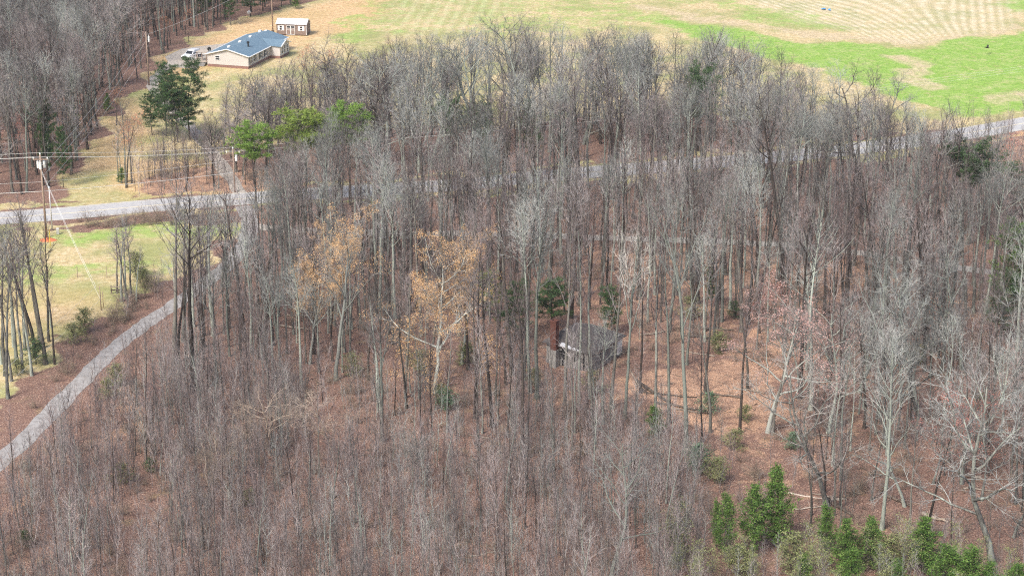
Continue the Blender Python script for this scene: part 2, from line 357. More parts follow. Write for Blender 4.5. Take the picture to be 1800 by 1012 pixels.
# ------------------------------------------------------------------ tree generators
def rv(rng, s): return (rng.gauss(0, s), rng.gauss(0, s), rng.gauss(0, s))
def norm(d):
    l = math.sqrt(d[0]*d[0]+d[1]*d[1]+d[2]*d[2]) or 1; return (d[0]/l, d[1]/l, d[2]/l)
def turn(d, ang, az):
    if abs(d[2]) < .95: u = norm((-d[1], d[0], 0))
    else: u = norm((0, -d[2], d[1]))
    w_ = (d[1]*u[2]-d[2]*u[1], d[2]*u[0]-d[0]*u[2], d[0]*u[1]-d[1]*u[0])
    s, c = math.sin(ang), math.cos(ang); a, b_ = math.cos(az)*s, math.sin(az)*s
    return norm((d[0]*c+u[0]*a+w_[0]*b_, d[1]*c+u[1]*a+w_[1]*b_, d[2]*c+u[2]*a+w_[2]*b_))
def grow(mbs, rng, spec, lvl, p, d, L, r, tips):
    S = spec[lvl]; seg = S['seg']; mb = mbs[0] if lvl <= spec['split'] else mbs[1]
    last = lvl+1 >= spec['n']
    if seg == 1 and last:
        q = (p[0]+d[0]*L, p[1]+d[1]*L, p[2]+d[2]*L); mb.spike(p, q, r); tips.append((q, d)); return
    pts = [p]; dirs = [d]; rads = [r]; sl_ = L/seg; cur = p; dd = d
    for i in range(seg):
        dd = norm((dd[0]+rng.gauss(0, S['wob']), dd[1]+rng.gauss(0, S['wob']), dd[2]+rng.gauss(0, S['wob'])*.6+S['up']))
        cur = (cur[0]+dd[0]*sl_, cur[1]+dd[1]*sl_, cur[2]+dd[2]*sl_)
        pts.append(cur); dirs.append(dd); rads.append(r*(1-(i+1)/seg*(1-S.get('end', .2))))
    if lvl == 0: rads[0] *= 1.35
    mb.tube(pts, rads, S['sides'])
    tips.append((pts[-1], dd))
    if last: return
    Cs = spec[lvl+1]; n = max(1, int(round(Cs['n']*rng.uniform(.8, 1.2)))); az = rng.uniform(0, 6.28)
    for k in range(n):
        t = Cs['t0']+(Cs['t1']-Cs['t0'])*((k+rng.random())/n)
        f = t*seg; i = min(int(f), seg-1); u = f-i
        a, b_ = pts[i], pts[i+1]; q = (a[0]+(b_[0]-a[0])*u, a[1]+(b_[1]-a[1])*u, a[2]+(b_[2]-a[2])*u)
        az += 2.4+rng.gauss(0, .5)
        ang = R(rng.uniform(*Cs['ang']))*(1-Cs.get('angt', 0)*t)
        cl = L*Cs['len']*(1-Cs['taper']*(t-Cs['t0'])/(max(1e-3, 1-Cs['t0'])))*rng.uniform(.7, 1.25)
        cr = min(rads[i]*.75, Cs['rad']*rng.uniform(.7, 1.2)*(1-.5*t*Cs.get('rt', 0)))
        grow(mbs, rng, spec, lvl+1, q, turn(dirs[i+1], ang, az), cl, cr, tips)
def T(n, t0, t1, ang, ln, taper, rad, seg, wob, up, sides, **k):
    d = dict(n=n, t0=t0, t1=t1, ang=ang, len=ln, taper=taper, rad=rad, seg=seg, wob=wob, up=up, sides=sides); d.update(k); return d
SP = {
 'tall': dict(H=22, r=.21, split=1, n=5, **{}),
}
def spec(kind, rng):
    if kind == 'tall':      # straight forest hardwood, narrow ascending crown
        t0 = rng.uniform(.50, .68)
        return 22, .28, {'split': 1, 'n': 5, 0: T(1, 0, 0, 0, 0, 0, 0, 14, .028, .02, 7, end=.12),
            1: T(16, t0, .99, (24, 54), .29, .66, .085, 6, .09, .10, 4, rt=1), 2: T(6, .2, 1, (25, 50), .45, .5, .034, 3, .12, .08, 3),
            3: T(5, .15, 1, (22, 48), .52, .3, .023, 2, .10, .08, 3), 4: T(3, .2, 1, (20, 45), .6, .2, .017, 1, 0, 0, 3)}
    if kind == 'forked':    # trunk splitting into several rising leaders
        return 21, .27, {'split': 1, 'n': 5, 0: T(1, 0, 0, 0, 0, 0, 0, 10, .05, .01, 7, end=.12),
            1: T(11, rng.uniform(.36, .55), .95, (18, 44), .48, .62, .11, 8, .09, .09, 5, rt=.8), 2: T(8, .25, 1, (25, 50), .36, .5, .040, 4, .13, .07, 3),
            3: T(5, .15, 1, (24, 50), .44, .3, .024, 2, .12, .06, 3), 4: T(3, .2, 1, (20, 48), .6, .2, .017, 1, 0, 0, 3)}
    if kind == 'oak':       # broad crown, crooked limbs
        return 16, .24, {'split': 1, 'n': 5, 0: T(1, 0, 0, 0, 0, 0, 0, 8, .09, .02, 7, end=.2),
            1: T(12, .25, .98, (32, 70), .55, .5, .12, 8, .17, .05, 5), 2: T(8, .2, 1, (30, 60), .42, .4, .045, 5, .2, .05, 4),
            3: T(7, .15, 1, (28, 60), .42, .3, .024, 2, .16, .05, 3), 4: T(5, .2, 1, (25, 55), .55, .2, .015, 1, 0, 0, 3)}
    if kind == 'thin':      # slender pole tree, small top
        return 15, .15, {'split': 0, 'n': 4, 0: T(1, 0, 0, 0, 0, 0, 0, 12, .03, .02, 5, end=.12),
            1: T(17, .45, .99, (24, 52), .22, .55, .036, 5, .08, .10, 3), 2: T(6, .15, 1, (22, 45), .45, .4, .022, 2, .1, .08, 3),
            3: T(4, .15, 1, (20, 45), .55, .2, .016, 1, 0, 0, 3)}
    if kind == 'sapling':
        return 8, .055, {'split': 0, 'n': 4, 0: T(1, 0, 0, 0, 0, 0, 0, 8, .04, .03, 4, end=.2),
            1: T(17, .12, .98, (18, 46), .30, .5, .023, 4, .09, .10, 3), 2: T(5, .12, 1, (18, 45), .45, .4, .017, 2, .12, .08, 3),
            3: T(3, .15, 1, (18, 45), .55, .2, .014, 1, 0, 0, 3)}
def tree_meshes(kind, seed, bk, tw, leaves=None, lsize=.1, lper=2, lprob=1.0, lean=0.0):
    rng = random.Random(seed); H, r, S = spec(kind, rng)
    t_, c_ = MB(), MB(); tips = []
    d0 = norm((math.sin(lean), .15*lean, math.cos(lean)))
    grow((t_, c_), rng, S, 0, (0, 0, -.15), d0, H, r, tips)
    out = [('trunk', t_.mesh(kind+'_trunk', M[bk], True)), ('crown', c_.mesh(kind+'_crown', M[tw]))]
    if leaves:
        l = MB()
        for (q, d) in tips:
            if rng.random() > lprob: continue
            for _ in range(lper):
                o_ = rv(rng, .16); a = norm(rv(rng, 1)); b_ = norm(rv(rng, 1)); s = lsize*rng.uniform(.6, 1.3)
                p = (q[0]+o_[0], q[1]+o_[1], q[2]+o_[2])
                n = len(l.v); l.v += [p, (p[0]+a[0]*s, p[1]+a[1]*s, p[2]+a[2]*s), (p[0]+(a[0]+b_[0])*s*.6, p[1]+(a[1]+b_[1])*s*.6, p[2]+(a[2]+b_[2])*s*.6), (p[0]+b_[0]*s*.6, p[1]+b_[1]*s*.6, p[2]+b_[2]*s*.6)]
                l.f.append((n, n+1, n+2, n+3))
        out.append(('leaves', l.mesh(kind+'_leaves', M[leaves])))
    zt = max(p[0][2] for p in tips)
    return out, zt
def conifer_meshes(kind, seed, mat):
    rng = random.Random(seed); tr, cr = MB(), MB()
    if kind == 'pine': H, r, t0, nb, bl, la = 14, .16, .22, 66, 3.3, (66, 98)
    elif kind == 'cedar': H, r, t0, nb, bl, la = 6, .08, .10, 46, 1.75, (38, 80)
    else: H, r, t0, nb, bl, la = 3.2, .05, .03, 30, 1.6, (25, 80)
    pts = []; x = y = 0
    for i in range(9):
        pts.append((x, y, -.1+(H+.1)*i/8)); x += rng.gauss(0, .012*H); y += rng.gauss(0, .012*H)
    if seed >= 140: t0 = .62; nb = 40
    tr.tube(pts, [r*(1-.9*i/8) for i in range(9)], 6)
    az = 0
    gaps = [rng.uniform(0, 6.28) for _ in range(3)]
    for k in range(nb):
        t = t0+(1-t0)*((k+rng.random()*.8)/nb)**.92; f = t*8; i = min(int(f), 7); u = f-i
        p = tuple(pts[i][j]+(pts[i+1][j]-pts[i][j])*u for j in range(3)); az += 2.4+rng.gauss(0, .5)
        prof = (1-((t-t0)/(1-t0))**1.3)*.9+.12
        if kind == 'pine': prof = math.sin(PI*min(1, (1.08-t)/(1-t0)*.62+.06))*.95+.1
        if kind == 'bush': prof = math.sqrt(max(0.05, 1-t*t))
        L = bl*prof*rng.uniform(.55, 1.2)
        d = turn((0, 0, 1), R(rng.uniform(*la)), az)
        bp = [p]; dd = d
        for s_ in range(4):
            dd = norm((dd[0]+rng.gauss(0, .12), dd[1]+rng.gauss(0, .12), dd[2]+.07)); q = bp[-1]
            bp.append((q[0]+dd[0]*L/4, q[1]+dd[1]*L/4, q[2]+dd[2]*L/4))
        tr.tube(bp, [max(.012, r*.28*(1-.2*j)) for j in range(5)], 3)
        ncl = int(4+L*(7.0 if kind == 'pine' else 6.5))
        for c in range(ncl):
            u2 = rng.uniform(.25, 1.02)*4; j = min(int(u2), 3); q = bp[j]; q2 = bp[j+1]; uu = u2-j
            sp_ = .34 if kind == 'pine' else .22
            cx = tuple(q[m_]+(q2[m_]-q[m_])*uu+rng.gauss(0, sp_*(.5+L*.15)*(.4 if kind == 'pine' and m_ == 2 else 1)) for m_ in range(3))
            tr.spike(q, cx, .012)
            for n_ in range({'pine': 16, 'cedar': 12, 'bush': 6}[kind]):
                a = norm((rng.gauss(0, 1)+dd[0]*.8, rng.gauss(0, 1)+dd[1]*.8, rng.gauss(0, .8)+.5)); ln = rng.uniform(.16, .34)*(1 if kind == 'pine' else .7)
                b_ = norm(rv(rng, 1)); wd = .04 if kind == 'pine' else .038
                o_ = rv(rng, .10)
                s0 = (cx[0]+o_[0], cx[1]+o_[1], cx[2]+o_[2])
                nn = len(cr.v); cr.v += [(s0[0]-b_[0]*wd, s0[1]-b_[1]*wd, s0[2]-b_[2]*wd), (s0[0]+b_[0]*wd, s0[1]+b_[1]*wd, s0[2]+b_[2]*wd), (s0[0]+a[0]*ln, s0[1]+a[1]*ln, s0[2]+a[2]*ln)]
                cr.f.append((nn, nn+1, nn+2))
    return [('trunk', tr.mesh(kind+'_trunk', M['dark_bark'], True)), ('crown', cr.mesh(kind+'_crown', M[mat]))], H
def bush_mesh(seed, H=2.2, n=16):
    rng = random.Random(seed); mb = MB()
    for k in range(n):
        d = turn((0, 0, 1), R(rng.uniform(5, 55)), rng.uniform(0, 6.28)); L = H*rng.uniform(.5, 1.1)
        p = (rng.gauss(0, .25), rng.gauss(0, .25), 0); bp = [p]; dd = d
        for s_ in range(4):
            dd = norm((dd[0]+rng.gauss(0, .2), dd[1]+rng.gauss(0, .2), dd[2]+rng.gauss(0, .15))); q = bp[-1]
            bp.append((q[0]+dd[0]*L/4, q[1]+dd[1]*L/4, max(.02, q[2]+dd[2]*L/4)))
        mb.tube(bp, [.02*(1-.18*j) for j in range(5)], 3)
        for c in range(9):
            j = rng.randrange(1, 5); q = bp[j]; e = turn(dd, R(rng.uniform(20, 70)), rng.uniform(0, 6.28)); l = L*rng.uniform(.15, .4)
            q2 = (q[0]+e[0]*l, q[1]+e[1]*l, max(.02, q[2]+e[2]*l)); mb.spike(q, q2, .013)
            for _ in range(3):
                e2 = turn(e, R(rng.uniform(20, 60)), rng.uniform(0, 6.28)); u = rng.uniform(.3, 1); l2 = l*.6
                s0 = tuple(q[m_]+(q2[m_]-q[m_])*u for m_ in range(3)); mb.spike(s0, (s0[0]+e2[0]*l2, s0[1]+e2[1]*l2, max(.02, s0[2]+e2[2]*l2)), .009)
    return mb
LIB = {}
def lib(key, fn, *a, **k):
    if key not in LIB: LIB[key] = fn(*a, **k)
    return LIB[key]
VAR = {}       # variant name -> (kind word, parts, height, tone word)
def variant(name, form, tone, res): VAR[name] = (form, tone, res[0], res[1])
FOREST = []
for i in range(3):
    variant('td%d' % i, 'straight tall', 'dark brown', tree_meshes('tall', 10+i, 'dark_bark', 'twig')); 
    variant('tg%d' % i, 'straight tall', 'grey-green lichened', tree_meshes('tall', 20+i, 'grey_bark', 'grey_twig'))
for i in range(2):
    variant('fd%d' % i, 'forking', 'dark brown', tree_meshes('forked', 30+i, 'dark_bark', 'twig'))
    variant('fg%d' % i, 'forking', 'grey-green lichened', tree_meshes('forked', 40+i, 'grey_bark', 'grey_twig'))
    variant('nd%d' % i, 'slender', 'dark brown', tree_meshes('thin', 60+i, 'dark_bark', 'twig'))
    variant('ng%d' % i, 'slender', 'grey-green lichened', tree_meshes('thin', 70+i, 'grey_bark', 'sap'))
    variant('ok%d' % i, 'broad crooked', 'dark brown', tree_meshes('oak', 50+i, 'dark_bark', 'twig'))
variant('og0', 'broad crooked', 'grey-green lichened', tree_meshes('oak', 55, 'grey_bark', 'grey_twig'))
variant('op0', 'broad crooked', 'pale', tree_meshes('oak', 56, 'pale_bark', 'pale_twig'))
variant('op1', 'broad crooked', 'pale', tree_meshes('oak', 57, 'grey_bark', 'pale_twig', lean=.22))
variant('fp0', 'forking', 'pale', tree_meshes('forked', 58, 'grey_bark', 'pale_twig'))
variant('pw0', 'broad', 'pale', tree_meshes('oak', 61, 'pale_bark', 'pale_twig', 'pink_bud', .11, 3, .75))
variant('tan0', 'spreading', 'tan', tree_meshes('oak', 59, 'tan_twig', 'tan_twig'))
for i in range(4): variant('sp%d' % i, 'sapling', 'brown', tree_meshes('sapling', 80+i, 'sap', 'sap'))
variant('sp4', 'sapling', 'grey', tree_meshes('sapling', 85, 'grey_bark', 'grey_twig'))
variant('be0', 'beech', 'grey', tree_meshes('forked', 91, 'pale_bark', 'pale_twig', 'beech', .09, 7, .75))
variant('be1', 'beech', 'grey', tree_meshes('oak', 92, 'pale_bark', 'pale_twig', 'beech', .09, 7, .75))
variant('be2', 'beech', 'grey', tree_meshes('sapling', 93, 'grey_bark', 'tan_twig', 'beech', .09, 7, .8))
for i in range(2): variant('bs%d' % i, 'shrub', '', tree_meshes('sapling', 130+i, 'sap', 'grey_twig', 'olive_light', .13, 3, .7))
variant('rb0', 'red', 'grey', tree_meshes('thin', 94, 'grey_bark', 'twig', 'red_bud', .12, 3, .8))
variant('rb1', 'red', 'grey', tree_meshes('oak', 95, 'grey_bark', 'twig', 'red_bud', .11, 3, .6))
variant('ob0', 'orange', 'grey', tree_meshes('thin', 96, 'dark_bark', 'twig', 'orange_bud', .13, 3, .8))
for i in range(3):
    variant('pi%d' % i, 'pine', '', conifer_meshes('pine', 100+i, 'pine'))
    variant('ce%d' % i, 'cedar', '', conifer_meshes('cedar', 110+i, 'cedar'))
variant('pl0', 'pine', '', conifer_meshes('pine', 104, 'lime'))
variant('pc0', 'pine', '', conifer_meshes('pine', 105, 'cedar'))
for i in range(2): variant('ph%d' % i, 'pine', '', conifer_meshes('pine', 140+i, 'lime2' if i else 'lime'))
variant('pk0', 'pine', '', conifer_meshes('pine', 143, 'pine'))
variant('bo0', 'bush', '', conifer_meshes('bush', 120, 'olive')); variant('bo1', 'bush', '', conifer_meshes('bush', 121, 'olive'))
variant('bh0', 'bush', '', conifer_meshes('bush', 122, 'holly')); variant('bd0', 'bush', '', conifer_meshes('bush', 123, 'pine'))
FIRST = {}
def place(var, X, Y, h, name, label, cat, group=None, rz=None, wide=1.0, tilt=0.0):
    form, tone, parts, H = VAR[var]
    if var not in FIRST:
        root = link(name, None)
        for pn, m in parts: link(pn, m, root)
        FIRST[var] = root
    else:
        root = copy_tree(FIRST[var]); root.name = name
        for k_ in ('label', 'category', 'group'):
            if k_ in root: del root[k_]
    s = h/H
    root.location = (X, Y, 0); root.rotation_euler = (tilt, 0, PRNG.uniform(0, 6.28) if rz is None else rz); root.scale = (s*wide, s*wide, s)
    tag(root, label, cat, group); return root
PRNG = random.Random(99)
# ------------------------------------------------------------------ scattered woods
ZONES = [
 ('yardfront', [(440, 250), (560, 235), (645, 225), (640, 262), (440, 280)], 7, (11, 16), 'fd0 fd1 ok0 ok1 og0 fg0', 'on the slope before the mobile home', 't'),
 ('bankwood', [(345, 262), (430, 262), (470, 335), (400, 342), (300, 338), (250, 325), (300, 285)], 5, (5, 9), 'nd0 nd1 fd0 ng0 ok0', 'in the brushy bank above the road', 't'),
 ('bankbrush', [(222, 345), (410, 345), (385, 300), (350, 262), (300, 262), (232, 290)], 3.5, (3, 8), 'sp0 sp1 sp2 sp3 nd0', 'between the power line strip and the house lane', 's'),
 ('lanesap', [(500, 388), (1000, 398), (1400, 415), (1720, 460), (1720, 500), (1400, 452), (1000, 438), (500, 428)], 5, (4, 10), 'sp0 sp1 sp2 sp3 sp4', 'along the gravel lane', 's'),
 # name, polygon(px), m2 per tree, heights, variants, where-phrase, kind
 ('far', [(-120, -170), (640, -170), (600, -50), (545, 0), (430, 26), (330, 68), (288, 98), (232, 148), (196, 190), (142, 285), (95, 348), (-120, 362)], 9.5, (14, 20), 'td0 td1 td2 tg0 fd0 fd1 nd0 fg0 ok0 nd1', 'in the woods left of the power line', 't'),
 ('yard', [(360, 262), (500, 225), (640, 200), (640, 330), (440, 335), (365, 328)], 9, (9, 16), 'fd0 ok0 ok1 nd0 fd1 nd1 ng0', 'between the road and the mobile home', 't'),
 ('verge', [(640, 195), (900, 212), (1150, 185), (1350, 205), (1500, 222), (1640, 238), (1480, 262), (1310, 273), (1000, 296), (800, 315), (640, 328)], 15, (16, 26), 'fd0 fd1 ok0 ok1 tg0 tg1 td1 fg0 fg1 og0', 'across the road beside the field', 't'),
 ('mid', [(480, 360), (800, 342), (1000, 325), (1310, 300), (1500, 282), (1640, 270), (1860, 460), (1700, 460), (1470, 428), (1260, 415), (1000, 404), (700, 396), (500, 390)], 7.5, (16, 23), 'td0 td1 td2 tg0 tg1 tg2 fg0 fd0 nd0 ng1 nd1', 'between the road and the gravel lane', 't'),
 ('shackback', [(500, 425), (1000, 428), (1400, 445), (1720, 490), (1860, 520), (1860, 640), (1500, 640), (1230, 600), (1100, 560), (900, 600), (700, 590), (520, 560)], 6.5, (15, 22), 'tg0 tg1 td1 td0 ng0 nd0 td2 nd1 nd0', 'between the gravel lane and the shack', 't'),
 ('drive', [(300, 575), (420, 480), (475, 430), (530, 440), (640, 560), (620, 680), (420, 690), (310, 665)], 4.5, (12, 18), 'td0 nd0 nd1 td2 ng0 ng1 tg1', 'beside the bend of the driveway', 't'),
 ('front', [(640, 600), (900, 610), (960, 665), (1100, 665), (1090, 800), (640, 790)], 14, (12, 19), 'td0 nd0 tg1 nd1 ng0 td2', 'in front of the shack', 't'),
 ('slope', [(1150, 600), (1380, 600), (1400, 800), (1180, 800)], 18, (13, 19), 'td0 tg0 ng0 nd0 tg1 tg2', 'on the straw-coloured opening', 't'),
 ('right', [(1380, 640), (1860, 640), (1900, 1000), (1420, 930), (1400, 760)], 7, (9, 18), 'ng0 ng1 nd0 nd1 td0 fg0 tg2 og0', 'in the hollow at the right edge', 't'),
 ('near', [(250, 700), (640, 700), (1150, 760), (1240, 880), (1200, 1180), (-100, 1180), (-60, 960), (120, 800)], 13, (7, 14), 'nd0 nd1 ng0 ng1 nd0', 'in the young growth in the foreground', 't'),
 ('nearsap', [(250, 640), (620, 690), (1000, 720), (1230, 780), (1240, 880), (1250, 1180), (-120, 1180), (-120, 1010), (40, 850), (150, 740)], 2.0, (4, 8.5), 'sp0 sp1 sp2 sp3 sp4', 'in the young growth in the foreground', 's'),
 ('drivesap', [(20, 760), (120, 640), (200, 560), (330, 500), (520, 470), (640, 700), (250, 790), (130, 790), (0, 900)], 4.5, (3.5, 7), 'sp0 sp1 sp2 sp3', 'along the driveway', 's'),
 ('roadsap', [(225, 330), (440, 338), (560, 340), (800, 325), (1300, 285), (1640, 250), (1640, 280), (1300, 310), (800, 350), (560, 365), (480, 380), (420, 300)], 12, (3, 6), 'sp0 sp1 sp2 sp3 sp4', 'along the verge of the road', 's'),
 ('rightsap', [(1180, 780), (1400, 760), (1860, 700), (1900, 1180), (1240, 1180)], 5, (3, 6), 'sp0 sp1 sp2 sp3 sp4', 'at the right edge of the foreground', 's'),
 ('midsap', [(500, 440), (1850, 500), (1850, 700), (1250, 620), (1080, 700), (640, 700)], 9, (3, 7), 'sp0 sp1 sp2 sp3 sp4', 'under the tall trees around the shack', 's'),
 ('edgesap', [(1640, 262), (1860, 232), (1860, 480), (1700, 440)], 7, (4, 9), 'sp0 sp1 sp2 nd0 sp3 fd0', 'on the bank below the road at the right', 's'),
]
CLEAR = [([(1630, 840), (1760, 840), (1780, 940), (1630, 940)], .9), ([(1290, 700), (1420, 690), (1440, 900), (1290, 900)], .85), ([(520, 640), (880, 640), (900, 820), (540, 820)], .6), ([(1130, 650), (1260, 640), (1290, 760), (1180, 740)], 1.0), ([(940, 625), (1120, 640), (1130, 700), (1050, 712), (950, 690)], 1.0), ([(945, 560), (1110, 560), (1120, 720), (1040, 740), (930, 720)], 1.0), ([(1240, 600), (1400, 560), (1400, 740), (1290, 760)], .7), ([(1480, 800), (1640, 780), (1660, 900), (1500, 900)], .7), ([(160, 660), (290, 620), (270, 760), (180, 800)], .6), ([(205, 880), (300, 860), (300, 1000), (210, 1000)], .8)]
CLP = [(poly(p), a) for p, a in CLEAR]
TREES = []; SAPS = []
SKY = list(zip(*[(360, 125), (420, 105), (480, 95), (520, 120), (560, 85), (590, 45), (620, 95), (660, 80), (700, 55), (760, 60), (800, 70), (830, 40), (870, 35), (900, 8), (960, 12), (1000, 45), (1040, 50), (1080, 30), (1120, 50), (1200, 45), (1240, 35), (1300, 65), (1340, 60), (1400, 95), (1450, 115), (1520, 98), (1560, 110), (1600, 140), (1680, 190), (1760, 225), (1850, 225)]))
for zi, (zn, px, m2, hh, vv, where, kd) in enumerate(ZONES):
    rng = np.random.RandomState(200+zi); P = poly(px); x0, y0 = P.min(0); x1, y1 = P.max(0)
    n = int((x1-x0)*(y1-y0)/m2); X = rng.uniform(x0, x1, n); Y = rng.uniform(y0, y1, n)
    ok = inside(P, X, Y) & (dpl(ROAD, X, Y) > 5.0) & (dpl(DRIVE, X, Y) > 2.6) & (dpl(LANE, X, Y) > 2.4) & (dpl(YARD, X, Y) > 1.2)
    for cp, a in CLP: ok &= ~(inside(cp, X, Y) & (rng.rand(n) < a))
    vv = vv.split(); kept = []
    for x, y in zip(X[ok], Y[ok]):
        md = 1.6 if kd == 't' else .5
        if any((x-a)**2+(y-b_)**2 < md*md for a, b_ in kept[-400:]): continue
        px_, py_, s = proj(x, y, 0)
        h = rng.uniform(*hh)
        if kd == 't' and zn != 'far' and py_ < 420:
            cap = np.interp(px_, SKY[0], SKY[1])+abs(rng.normal(0, 20))-8+(max(45, np.interp(px_, [480, 640, 740], [125, 120, 45])) if zn == 'mid' else 0)
            h = min(h, hgt(x, y, cap))
            if h < 5: continue
        top = proj(x, y, h)[1]
        if px_ < -90 or px_ > 1890 or top > 1030 or py_ < -140: continue
        kept.append((x, y)); vr = vv[rng.randint(len(vv))]
        if vr[:2] in ('nd', 'ng'): h *= .85
        (TREES if kd == 't' else SAPS).append((h*s, x, y, h, vr, where, zn))
def scatter(lst, name, cat, stuffname, stufflabel, cap=300):
    lst.sort(key=lambda a: -a[0])
    # only the ones seen inside the frame count as the largest
    def seen(a):
        px_, py_, s = proj(a[1], a[2], 0); return 0 <= px_ <= 1800 and py_ < 1100
    ind = [a for a in lst if seen(a)][:cap]; ids = set(id(a) for a in ind); rest = [a for a in lst if id(a) not in ids]
    for a in ind:
        _, x, y, h, vr, where, zn = a; form, tone = VAR[vr][0], VAR[vr][1]
        if cat == 'sapling': lab = 'thin leafless %s sapling standing %s' % ('grey' if vr == 'sp4' else 'brown', where)
        else: lab = '%s leafless tree with %s trunk %s' % (form, tone, where)
        place(vr, x, y, h, name, lab, cat, '%s, %s, %s, %s' % (cat, form, tone, where))
    for a in rest:
        if a[4] not in FIRST:      # a variant needs one real tree to copy
            _, x, y, h, vr, where, zn = a
            place(vr, x, y, h, name, '%s leafless tree with %s trunk %s' % (VAR[vr][0], VAR[vr][1], where), cat, '%s, %s, %s, %s' % (cat, VAR[vr][0], VAR[vr][1], where))
    gn_scatter(rest, stuffname, stufflabel)
    print(name, len(ind), 'individual', len(rest), 'rest')
def gn_scatter(rest, name, label):
    vars_ = sorted(set(a[4] for a in rest)); rr = random.Random(3)
    m = bpy.data.meshes.new(name); m.from_pydata([(a[1], a[2], 0) for a in rest], [], [])
    A = m.attributes.new('var', 'INT', 'POINT'); A.data.foreach_set('value', [vars_.index(a[4]) for a in rest])
    A = m.attributes.new('scl', 'FLOAT', 'POINT'); A.data.foreach_set('value', [a[3]/VAR[a[4]][3] for a in rest])
    A = m.attributes.new('rot', 'FLOAT', 'POINT'); A.data.foreach_set('value', [rr.uniform(0, 6.28) for a in rest])
    o = link(name, m); tag(o, label, 'trees', kind='stuff')
    g = bpy.data.node_groups.new(name, 'GeometryNodeTree')
    g.interface.new_socket('Geometry', in_out='INPUT', socket_type='NodeSocketGeometry'); g.interface.new_socket('Geometry', in_out='OUTPUT', socket_type='NodeSocketGeometry')
    gi = g.nodes.new('NodeGroupInput'); go = g.nodes.new('NodeGroupOutput'); J = g.nodes.new('GeometryNodeJoinGeometry')
    def na(nm, ty):
        n = g.nodes.new('GeometryNodeInputNamedAttribute'); n.data_type = ty; n.inputs['Name'].default_value = nm
        return [s for s in n.outputs if s.enabled and s.name == 'Attribute'][0]
    va, sc_, ro = na('var', 'INT'), na('scl', 'FLOAT'), na('rot', 'FLOAT')
    cx = g.nodes.new('ShaderNodeCombineXYZ'); g.links.new(ro, cx.inputs[2])
    for i, vn in enumerate(vars_):
        cmp_ = g.nodes.new('FunctionNodeCompare'); cmp_.data_type = 'INT'; cmp_.operation = 'EQUAL'
        ins = [s for s in cmp_.inputs if s.enabled]; g.links.new(va, ins[0]); ins[1].default_value = i
        jj = g.nodes.new('GeometryNodeJoinGeometry')
        for ch in FIRST[vn].children:
            oi = g.nodes.new('GeometryNodeObjectInfo'); oi.transform_space = 'ORIGINAL'; oi.inputs[0].default_value = ch
            g.links.new(oi.outputs['Geometry'], jj.inputs[0])
        ip = g.nodes.new('GeometryNodeInstanceOnPoints')
        g.links.new(gi.outputs[0], ip.inputs['Points']); g.links.new([s for s in cmp_.outputs if s.enabled][0], ip.inputs['Selection'])
        g.links.new(jj.outputs[0], ip.inputs['Instance']); g.links.new(cx.outputs[0], ip.inputs['Rotation']); g.links.new(sc_, ip.inputs['Scale'])
        g.links.new(ip.outputs[0], J.inputs[0])
    g.links.new(J.outputs[0], go.inputs[0])
    md = o.modifiers.new('copies', 'NODES'); md.node_group = g
    return o
scatter(TREES, 'bare_tree', 'bare tree', 'distant_wood', 'mass of farther leafless trees filling the wood')
scatter(SAPS, 'sapling', 'sapling', 'sapling_thicket', 'dense thicket of smaller leafless saplings')

# ------------------------------------------------------------------ hand-placed trees
def put(var, bx, by, top, name, label, cat, group=None, wide=1.0, tilt=0.0, rz=None):
    X, Y = at(bx, by); return place(var, X, Y, hgt(X, Y, top), name, label, cat, group, rz, wide, tilt)
def puth(var, bx, by, h, name, label, cat, group=None, wide=1.0, tilt=0.0, rz=None):
    X, Y = at(bx, by); return place(var, X, Y, h, name, label, cat, group, rz, wide, tilt)
# tan-leaved beeches in the middle
put('be0', 590, 668, 372, 'beech_tree', 'tall beech with grey-green stems and sparse tan leaves, leftmost of the tan-leaved trees', 'beech tree', wide=1.15)
put('be1', 545, 640, 400, 'beech_tree', 'beech with yellowish tan leaves low on its left side, left of the tallest beech', 'beech tree', wide=.8)
put('be1', 765, 690, 425, 'beech_tree', 'wide-crowned beech covered in bright tan leaves in the centre of the wood', 'beech tree', wide=1.15)
put('be0', 812, 640, 405, 'beech_tree', 'upright beech with dense orange-tan top right of the wide beech', 'beech tree', wide=1.05)
put('be2', 722, 690, 560, 'beech_tree', 'small beech with orange leaves at the foot of the wide beech', 'beech tree', wide=1.7)
put('be2', 860, 690, 590, 'beech_tree', 'small thin beech with few tan leaves left of the shack', 'beech tree', wide=1.5)
put('be2', 765, 720, 610, 'beech_tree', 'low tan-leaved beech at the forest floor in front of the wide beech', 'beech tree', wide=1.6)
